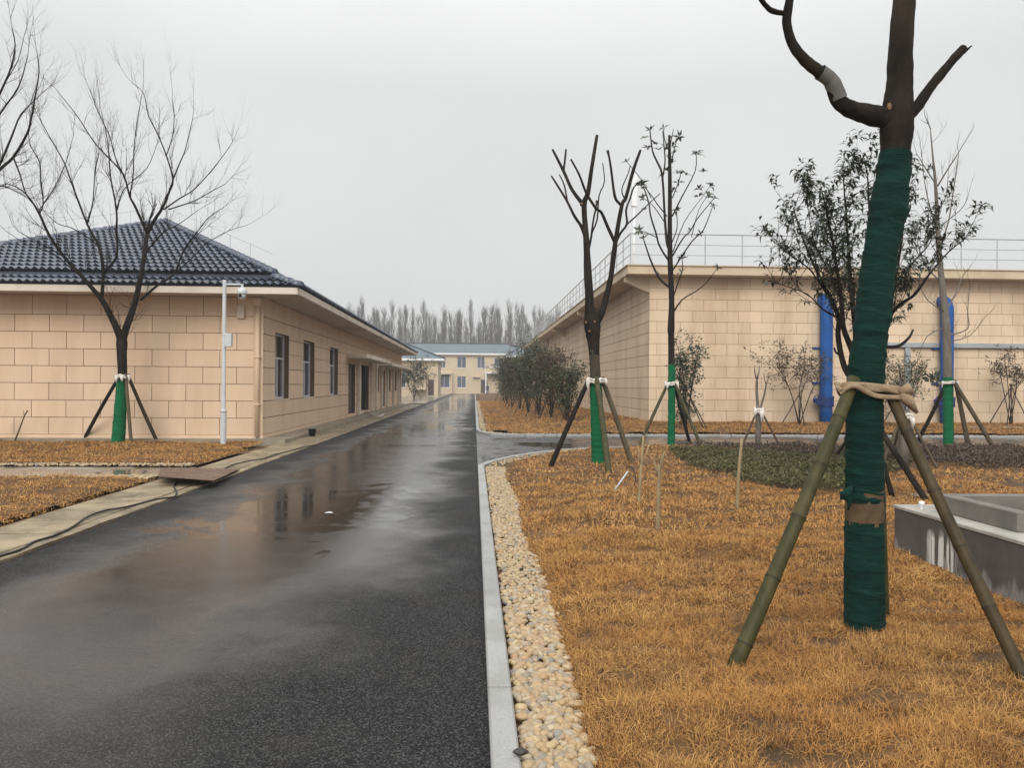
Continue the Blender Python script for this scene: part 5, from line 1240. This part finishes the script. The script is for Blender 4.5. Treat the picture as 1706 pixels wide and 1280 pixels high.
# ---------------------------------------------------------------- shrubs
def shrub(name, label, base, h, wdt, nst, nleaf, leaf, mats, lean=(0, 0), group=None, canes=3, seed=1, bare=.35, cane_h=.45, cat='shrub', cmat='cane'):
    rnd = random.Random(seed); t = empty(name, base, label, cat, group); base = Vector(base)
    st_ = MB(); tips = []
    for i in range(nst):
        a = 2*math.pi*i/nst+rnd.uniform(-.4, .4); tgt = base+Vector((math.cos(a)*wdt*rnd.uniform(.2, .5)+lean[0], math.sin(a)*wdt*rnd.uniform(.2, .5)+lean[1], h*rnd.uniform(.6, .9)))
        mid_ = base.lerp(tgt, .5)+Vector((rnd.uniform(-.1, .1), rnd.uniform(-.1, .1), .1*h)); P_, R_ = spline([base+rv(.03)*Vector((1, 1, 0)).length, mid_, tgt], [.022, .016, .008], 4); st_.tube(P_, R_, 5)
        for k in range(int(len(P_)*bare), len(P_)):
            for _ in range(3): grow(st_, P_[k], rv()+Vector((0, 0, .6)), wdt*rnd.uniform(.15, .38), .006, 1, rnd, .3, tips, 3, .25)
    st_.build('stem', MT['twig'], t); lf = MB()
    for k in range(nleaf):
        p, d = rnd.choice(tips); lf.leaf(p+rv(leaf*.9), Vector((rnd.uniform(-1, 1), rnd.uniform(-1, 1), rnd.uniform(-.4, .8))), rv()+Vector((0, 0, 1)), leaf*rnd.uniform(.7, 1.3), leaf*.42*rnd.uniform(.8, 1.2), .2)
    q = lf.build('foliage', MT[mats], t); q['kind'] = 'stuff'
    for i in range(canes):
        a = 2*math.pi*i/canes+rnd.uniform(0, 1); b = base+Vector((math.cos(a)*h*cane_h*.55, math.sin(a)*h*cane_h*.55, -.03)); top = base+Vector((-math.cos(a)*.06, -math.sin(a)*.06, h*cane_h*1.05))
        pole_mesh(b, top, .02, bam=False, n=6).build('support_pole', MT[cmat], t, True)
    return t
def zg(x, y): return lawn_h(x, y)
def sp(px, Y, dx=0): q = at(px, 700, Y); return (q.x+dx, Y, zg(q.x, Y)-.02)
G = 'evergreen shrubs in a row beside the hall'
row = [(945, 31.0, 2.0, 1.5, 'dense evergreen shrub on bamboo canes beside the pruned tree'), (918, 33.5, 3.0, 2.0, 'tall evergreen shrub at the near end of the row'), (897, 37, 3.2, 2.2, 'second tall evergreen shrub of the row by the hall wall'), (880, 41.5, 3.1, 2.2, 'third evergreen shrub of the row by the hall wall'),
       (866, 47, 3.1, 2.2, 'evergreen shrub in the middle of the row by the hall'), (853, 53, 3.0, 2.2, 'third from last evergreen shrub of the hall row'), (845, 60, 3.4, 2.3, 'second from last evergreen shrub of the hall row'), (838, 70, 3.6, 2.6, 'farthest evergreen shrub of the hall row near the person')]
for i, (x, Y, h, w_, lb) in enumerate(row): shrub('evergreen_shrub', lb, sp(x, Y), h*1.12, w_*.78, 7, 3600 if i else 2200, .125, ('leafS', 'leafR', 'leafT')[i % 3], group=G, canes=4, seed=60+i, bare=.3, cane_h=.42)
shrub('shrub', 'dark leafy shrub right behind the magnolia trunk', sp(1143, 26.2), 3.1, 1.1, 6, 2300, .12, 'leafT', seed=71, canes=4, bare=.2)
shrub('sparse_shrub', 'thin spreading shrub with sparse brown leaves left of the blue pipe', sp(1332, 28.2), 2.7, 2.6, 5, 1500, .11, 'leafR', lean=(-.3, 0), seed=72, canes=3, bare=.55)
shrub('sparse_shrub', 'round leaved shrub between the wrapped trunk and the ginkgo', sp(1498, 27.8), 2.5, 2.0, 6, 1900, .11, 'leafS', seed=73, canes=3, bare=.4)
shrub('sparse_shrub', 'small shrub on a cane tripod at the right edge by the hall', sp(1684, 28.4), 2.6, 1.4, 4, 1000, .11, 'leafR', seed=74, canes=4, bare=.62, cane_h=.55)
pn = at(690, 664, 88); shrub('pine_shrub', 'dark layered pine shrub at the end of the tiled building', (pn.x, 88, 0), 3.6, 3.8, 7, 2600, .22, 'pine', seed=75, canes=4, bare=.35)

def stub_tree(label, base, ht, zb, tilt, stakes, seed, mat='greybark', pole='cane', r=.065):
    rnd = random.Random(seed); t = empty('pollard_tree', base, label, 'tree', 'stump-like pollard trees with tripods'); b = Vector(base); top = b+Vector((tilt, 0, zb))
    s = MB(); s.tube([b-Vector((0, 0, .05)), b.lerp(top, .5), top, top+Vector((tilt*.3, 0, .12))], [r*1.05, r, r*1.1, r*.9], 10)
    for dx, hh, rr in ((-.04, ht-zb, .038), (.12, (ht-zb)*.85, .026)):
        P_, R_ = spline([top+Vector((dx*.3, 0, .05)), top+Vector((dx*1.1, .02, hh*.4)), top+Vector((dx*1.4, -.02, hh*.7))], [rr, rr*.85, rr*.7], 4); s.tube(P_, R_, 7)
        for k in (-1, 1): s.tube([P_[-1]-Vector((0, 0, .03)), P_[-1]+Vector((k*.05, 0, hh*.16)), P_[-1]+Vector((k*.06, 0, hh*.3))], [rr*.55, rr*.4, rr*.25], 5)
    s.build('trunk', MT[mat], t, True)
    for a in stakes:
        q = b+Vector((math.cos(a)*zb*.62, math.sin(a)*zb*.62, -.03)); pole_mesh(q, top+Vector((math.cos(a)*r, math.sin(a)*r, -.02)), .027, bam=False, n=7).build('support_pole', MT[pole], t, True)
    tie(tuple(top), r*1.35, .15, seed=seed).build('tie_band', MT['tie'], t, True)
stub_tree('pollarded stump with white tie standing in the purple ground cover', (gr(1271, 758, .05).x, 17.9, .05), 2.05, 1.0, .02, (3.6, 5.7, 1.2), 81, pole='cane')
stub_tree('thick pollarded stump with white tie beyond the concrete tank', (gr(1508, 785, .05).x, 14.3, .05), 1.75, 1.0, .03, (3.5, 5.9, 1.5), 82, pole='oldpole', r=.10)
stub_tree('pollarded post tree at the left edge before the tan wall', (at(-3, 735, 21.0).x, 20.7, .03), .95, .75, 0, (), 83, mat='stake', r=.07)

# far poplars: bare upright trees, each its own object on shared meshes
pop = []
for v in range(7):
    rnd = random.Random(100+v); m = MB(); H_ = 20.8*rnd.uniform(.95, 1.05); m.tube([(0, 0, 0), (rnd.uniform(-.2, .2), 0, H_*.5), (rnd.uniform(-.4, .4), 0, H_*.96)], [.16, .10, .02], 5)
    for i in range(80):
        z = H_*rnd.uniform(.10, .93); a = rnd.uniform(0, 6.28); l_ = (H_-z)*.30*rnd.uniform(.5, 1.1)+1.0; sp_ = rnd.uniform(.2, .55)
        p = Vector((0, 0, z)); q = p+Vector((math.cos(a)*l_*sp_*.7, math.sin(a)*l_*sp_*.7, l_*.5)); e_ = q+Vector((math.cos(a)*l_*sp_*.3, math.sin(a)*l_*sp_*.3, l_*.55))
        m.tube([p, q, e_], [.045, .03, .014], 3, False)
        for _ in range(4):
            s_ = rnd.random(); b = p.lerp(e_, .25+.7*s_); m.tube([b, b+Vector((rnd.uniform(-.55, .55), rnd.uniform(-.55, .55), rnd.uniform(.7, 2.0)))], [.022, .01], 3, False)
    me = bpy.data.meshes.new('poplar_trunk'); me.from_pydata(m.v, [], m.f); me.materials.append(MT['forest']); pop.append(me)
rnd = random.Random(77); k = 0
for rowY, x0, x1, dx in ((196, -60, 44, 1.9), (205, -62, 46, 2.0), (214, -64, 48, 2.1)):
    x = x0
    while x < x1:
        o = bpy.data.objects.new('poplar_tree', pop[k % 7]); COL.objects.link(o); k += 1
        o.location = (x+rnd.uniform(-.7, .7), rowY+rnd.uniform(-2.5, 2.5), -.05); s_ = rnd.uniform(.74, 1.07); o.scale = (s_, s_, s_); o.rotation_euler = (0, 0, rnd.uniform(0, 6.28))
        tag(o, 'tall bare grey poplar in the hazy line behind the far houses', 'tree', 'bare poplars behind the far houses'); x += dx*rnd.uniform(.5, 1.5)

# ================================================================== SMALLER THINGS
# camera pole
b = gr(372, 743, .03); CP = empty('camera_pole', (b.x, b.y, 0), 'white pole with dome security camera in front of the tan wall', 'camera pole')
zt = at(377, 467, b.y).z; zj = at(373, 684, b.y).z
MB().lathe((b.x, b.y, 0), [(.072, -.02), (.072, .2), (.072, zj-.06), (.074, zj-.035), (.085, zj-.03), (.085, zj-.005), (.054, zj+.01), (.052, zj+.05), (.046, zt-.03), (.044, zt), (0, zt+.01)], 16).build('pole', MT['polewhite'], CP, True)
az_ = at(377, 474, b.y).z; ax_ = at(404, 474, b.y).x
MB().tube([(b.x, b.y, az_), (ax_+.03, b.y-.02, az_)], .026, 8).build('arm', MT['polewhite'], CP, True)
dc = Vector((ax_, b.y-.02, az_-.21))
dm = MB().lathe(dc, [(0, .19), (.03, .19), (.03, .13), (.09, .11), (.118, .06), (.122, .0), (.118, -.03), (.105, -.035)], 16).build('dome_housing', MT['polewhite'], CP, True)
MB().lathe(dc, [(.10, -.032), (.098, -.08), (.075, -.13), (.04, -.16), (0, -.165)], 16).build('dome', MT['polewhite'], dm, True)
MB().lathe(dc+Vector((-.02, -.09, -.075)), [(0, -.04), (.035, -.03), (.045, 0), (.035, .03), (0, .04)], 10).build('lens', MT['dark'], dm, True)
bc = at(381, 567, b.y); MB().bbox(bc.x-.075, bc.x+.095, b.y-.10, b.y+.03, bc.z-.17, bc.z+.17, .012).build('equipment_box', MT['polewhite'], CP)

# rusty steel plate over the path mouth, resting on concrete bits so that the near edge lifts
pl = MB(); c = [gr(264, 794, .17), gr(356, 801, .13), gr(400, 781, .05), gr(268, 780, .06)]
pl.add([q for q in c]+[q-Vector((0, 0, .008)) for q in c], [(0, 1, 2, 3), (7, 6, 5, 4), (0, 4, 5, 1), (1, 5, 6, 2), (2, 6, 7, 3), (3, 7, 4, 0)])
tag(pl.build('steel_plate', MT['rust']), 'rusty brown steel plate bridging the path mouth at the left', 'steel plate')
# cables on the paved strip
def cable(px, z, r_, label, mat='cable'):
    P_, R_ = spline([gr(x, y, z+r_) for x, y in px], [r_]*len(px), 5); return tag(MB().tube(P_, R_, 6).build('cable', MT[mat], smooth=True), label, 'cable')
cable([(-60, 945), (0, 927), (35, 916), (58, 903), (90, 893), (120, 879), (145, 862), (175, 851), (210, 845), (262, 832), (290, 828), (294, 820), (290, 810), (296, 803), (310, 797)], .024, .012, 'black cable running along the paved strip to the steel plate')
cable([(370, 783), (390, 774), (415, 768), (440, 764), (460, 757), (490, 750), (510, 744), (530, 741)], .024, .012, 'black cable beyond the steel plate beside the tiled building')
cable([(40, 921), (90, 902), (140, 884), (180, 868), (215, 858), (250, 846)], .024, .005, 'thin brown wire lying beside the thick cable', 'cane')
cable([(598, 691), (606, 687), (615, 688), (622, 692), (632, 694), (640, 690)], .12, .03, 'pale hose left on the step at the open doorway', 'tie')
# buckets and bits by the building step
bk = gr(520, 727, .03); t = empty('bucket', bk, 'small dark bucket on the strip beside the building step', 'bucket')
MB().lathe(bk, [(0, 0), (.09, 0), (.12, .22), (.125, .22), (.125, .2), (.11, .2), (.085, .02), (0, .02)], 14).build('body', MT['dark'], t, True)
MB().tube([bk+Vector((math.cos(a)*.12, 0, .21+math.sin(a)*.11)) for a in [math.pi*i/10 for i in range(11)]], .006, 5).build('handle', MT['steelrail'], t)

# concrete tank with raised hatch kerb
TK = empty('concrete_tank', (4.8, 5, 0), 'low grey cement tank with white ledge beside the wrapped tree', 'tank')
MB().bbox(3.85, 7.5, 1.0, 6.97, -.1, .50, .006).build('body', MT['tank'], TK)
MB().bbox(3.84, 7.5, 1.0, 6.98, .501, .532, .005).build('ledge', MT['ledge'], TK)
kx0, kx1, ky0, ky1, kz0, kz1 = 4.03, 7.3, 5.60, 6.62, .533, .68
hk = MB().bbox(kx0, kx0+.12, ky0, ky1, kz0, kz1, .006).bbox(kx0+.121, kx1, ky0, ky0+.12, kz0, kz1, .006).bbox(kx0+.121, kx1, ky1-.12, ky1, kz0, kz1, .006).build('hatch_kerb', MT['upstand'], TK)
MB().box(kx0+.121, kx1, ky0+.121, ky1-.121, .533, .55).build('hatch_floor', MT['tank'], TK)
vc = Vector((3.96, 6.72, .532)); tag(MB().lathe(vc, [(.015, 0), (.015, .03), (.024, .038), (.026, .052), (.02, .066), (0, .072)], 12).build('vent_cap', MT['white'], None, True), 'small white round cap on the tank ledge', 'vent cap')
cs = gr(1500, 823, .06); tag(MB().bbox(cs.x, cs.x+1.7, cs.y-.4, cs.y+.75, -.05, .09, .01).build('concrete_cover', MT['upstand']), 'flat grey concrete cover in the grass behind the tank', 'cover')
cs = gr(1630, 722, .1); tag(MB().bbox(cs.x, cs.x+5, 27.2, 27.9, 0, .22, .01).build('drain_cover', MT['conc']), 'low concrete ledge in the verge before the hall at the right edge', 'ledge')

# thin stakes in the lawn
def stake(base, top, r_, label, fork=None):
    a = gr(*base, .04); bt = at(*top, a.y); t = empty('garden_stake', a, label, 'stake', 'thin stakes in the lawn')
    P_, R_ = spline([a-Vector((0, 0, .1)), a.lerp(bt, .5)+Vector((random.uniform(-.01, .01), 0, 0)), bt], [r_, r_*.95, r_*.8], 4); MB().tube(P_, R_, 7).build('shaft', MT['stake'], t, True)
    if fork:
        for f in fork: q = at(f[0], f[1], a.y-.03); s_ = a.lerp(bt, f[2]); MB().tube([s_, s_.lerp(q, .5)+Vector((0, 0, -.02)), q], [r_*.6, r_*.5, r_*.25], 5).build('twig', MT['stake'], t, True)
stake((1063, 850), (1072, 726), .021, 'slender leaning stake left of the forked one', [(1078, 722, .98), (1082, 740, .6), (1062, 742, .6)])
stake((1095, 888), (1098, 775), .025, 'forked stake nearest the camera in the lawn', [(1103, 757, .85), (1089, 762, .8), (1107, 752, .9)])
stake((1227, 858), (1236, 731), .021, 'straight thin stake before the green ground cover')
a = gr(24, 737, .05); t = empty('bare_sapling', a, 'leaning bare twig before the tan wall at the far left', 'sapling')
bt = at(42, 690, a.y); MB().tube([a, bt], [.022, .014], 6).build('stem', MT['oldpole'], t); MB().tube([a.lerp(bt, .92), at(46, 684, a.y)], [.012, .02], 5).tube([a.lerp(bt, .9), at(39, 684, a.y)], [.008, .004], 5).build('twig', MT['oldpole'], t)
# white plastic pipe and a loop of wire in the lawn
a = gr(1020, 822, .07); bt = at(1046, 786, a.y+.1); tag(MB().tube([a, bt], .013, 8).build('plastic_pipe', MT['polewhite'], None, True), 'white plastic pipe sticking out of the lawn near the pruned tree', 'pipe')
c = gr(1036, 815, .05); tag(MB().tube([c+Vector((math.cos(q)*.10+.12, .05, .16+math.sin(q)*.17)) for q in [math.pi*(-.5+1.1*i/14) for i in range(15)]], .006, 5).build('wire_loop', MT['cable']), 'thin dark wire loop beside the white pipe', 'wire')
# stone lying on the kerb, scrap on the road
c = gr(868, 1253, .085); V_ = [tuple(c+Vector(v)*.5) for v in (lumpy(IV2, np.random.default_rng(4))*np.array([.07, .05, .045])).tolist()]
V_ = [tuple(c+(Vector(q)-c)*(1+.45*noise.noise((q[0]*60, q[1]*60, q[2]*60)))) for q in V_]
m = MB(); m.v = V_; m.f = [tuple(f) for f in IF2.tolist()]; tag(m.build('dark_stone', MT['pebd']), 'dark lump of asphalt lying on the kerb at the bottom', 'stone')
c = gr(547, 855, .012); m = MB().add([c+Vector(v) for v in ((-.05, -.015, 0), (.02, -.03, .006), (.06, .01, .0), (.02, .03, .012), (-.03, .025, .004))], [(0, 1, 4), (1, 2, 3), (1, 3, 4)]); tag(m.build('paper_scrap', MT['white']), 'scrap of white paper lying on the wet road', 'litter')

# person far off by the houses
PX, PY = at(812, 650, 128).x, 128.0
PE = empty('person', (PX, PY, .0), 'person in dark blue clothes standing far off beside the shrubs', 'person')
def person_mesh():
    me = bpy.data.meshes.new('body')
    vs = [(0, 0, .92), (0, 0, 1.15), (0, .0, 1.40), (0, -.01, 1.50), (0, -.02, 1.62), (.19, 0, 1.38), (.24, -.03, 1.12), (.23, -.10, .88), (-.19, 0, 1.38), (-.25, .0, 1.12), (-.24, -.05, .86), (.09, 0, .86), (.11, -.03, .48), (.12, .0, .09), (.13, -.14, .04), (-.09, 0, .86), (-.11, .04, .48), (-.13, .1, .09), (-.14, -.03, .04), (0, -.02, 1.70)]
    es = [(0, 1), (1, 2), (2, 3), (3, 4), (4, 19), (2, 5), (5, 6), (6, 7), (2, 8), (8, 9), (9, 10), (0, 11), (11, 12), (12, 13), (13, 14), (0, 15), (15, 16), (16, 17), (17, 18)]
    me.from_pydata(vs, es, [])
    o = bpy.data.objects.new('body', me); COL.objects.link(o)
    rr = [.15, .14, .15, .055, .09, .07, .052, .04, .07, .052, .04, .10, .07, .05, .045, .10, .07, .05, .045, .08]
    md = o.modifiers.new('skin', 'SKIN'); md.use_smooth_shade = True; o.modifiers.new('sub', 'SUBSURF').levels = 1; o.modifiers[1].render_levels = 1
    for i, r_ in enumerate(rr): me.skin_vertices[0].data[i].radius = (r_, r_*(.75 if i < 3 else 1))
    me.skin_vertices[0].data[0].use_root = True
    me.materials.append(MT['denim']); return o
o = person_mesh(); o.parent = PE
V_ = [tuple(Vector((PX, PY-.02, 1.68))+Vector((v[0]*.105, v[1]*.115, max(v[2], -.1)*.12))) for v in IV2.tolist()]
m = MB(); m.v = V_; m.f = [tuple(f) for f in IF2.tolist()]; m.build('hair', MT['hair'], PE, True)
V_ = [tuple(Vector((PX, PY-.035, 1.62))+Vector((v[0]*.085, v[1]*.10, v[2]*.115))) for v in IV2.tolist()]
m = MB(); m.v = V_; m.f = [tuple(f) for f in IF2.tolist()]; m.build('face', MT['skin'], PE, True)

# ================================================================== HAZE
if HAZE:

    me = bpy.data.meshes.new('haze'); hb = MB().box(-305, 305, -45, 305, -1.2, 30); me.from_pydata(hb.v, [], hb.f)
    m = bpy.data.materials.new('haze_air'); m.use_nodes = True; n = m.node_tree.nodes; n.clear()
    ou = n.new('ShaderNodeOutputMaterial'); pv = n.new('ShaderNodeVolumePrincipled'); m.node_tree.links.new(pv.outputs[0], ou.inputs['Volume'])
    pv.inputs['Color'].default_value = (.93, .94, .95, 1); pv.inputs['Density'].default_value = .0013; pv.inputs['Anisotropy'].default_value = .2
    me.materials.append(m); o = bpy.data.objects.new('haze', me); COL.objects.link(o); tag(o, 'thin pale mist filling the air over the whole place', 'haze', kind='stuff')
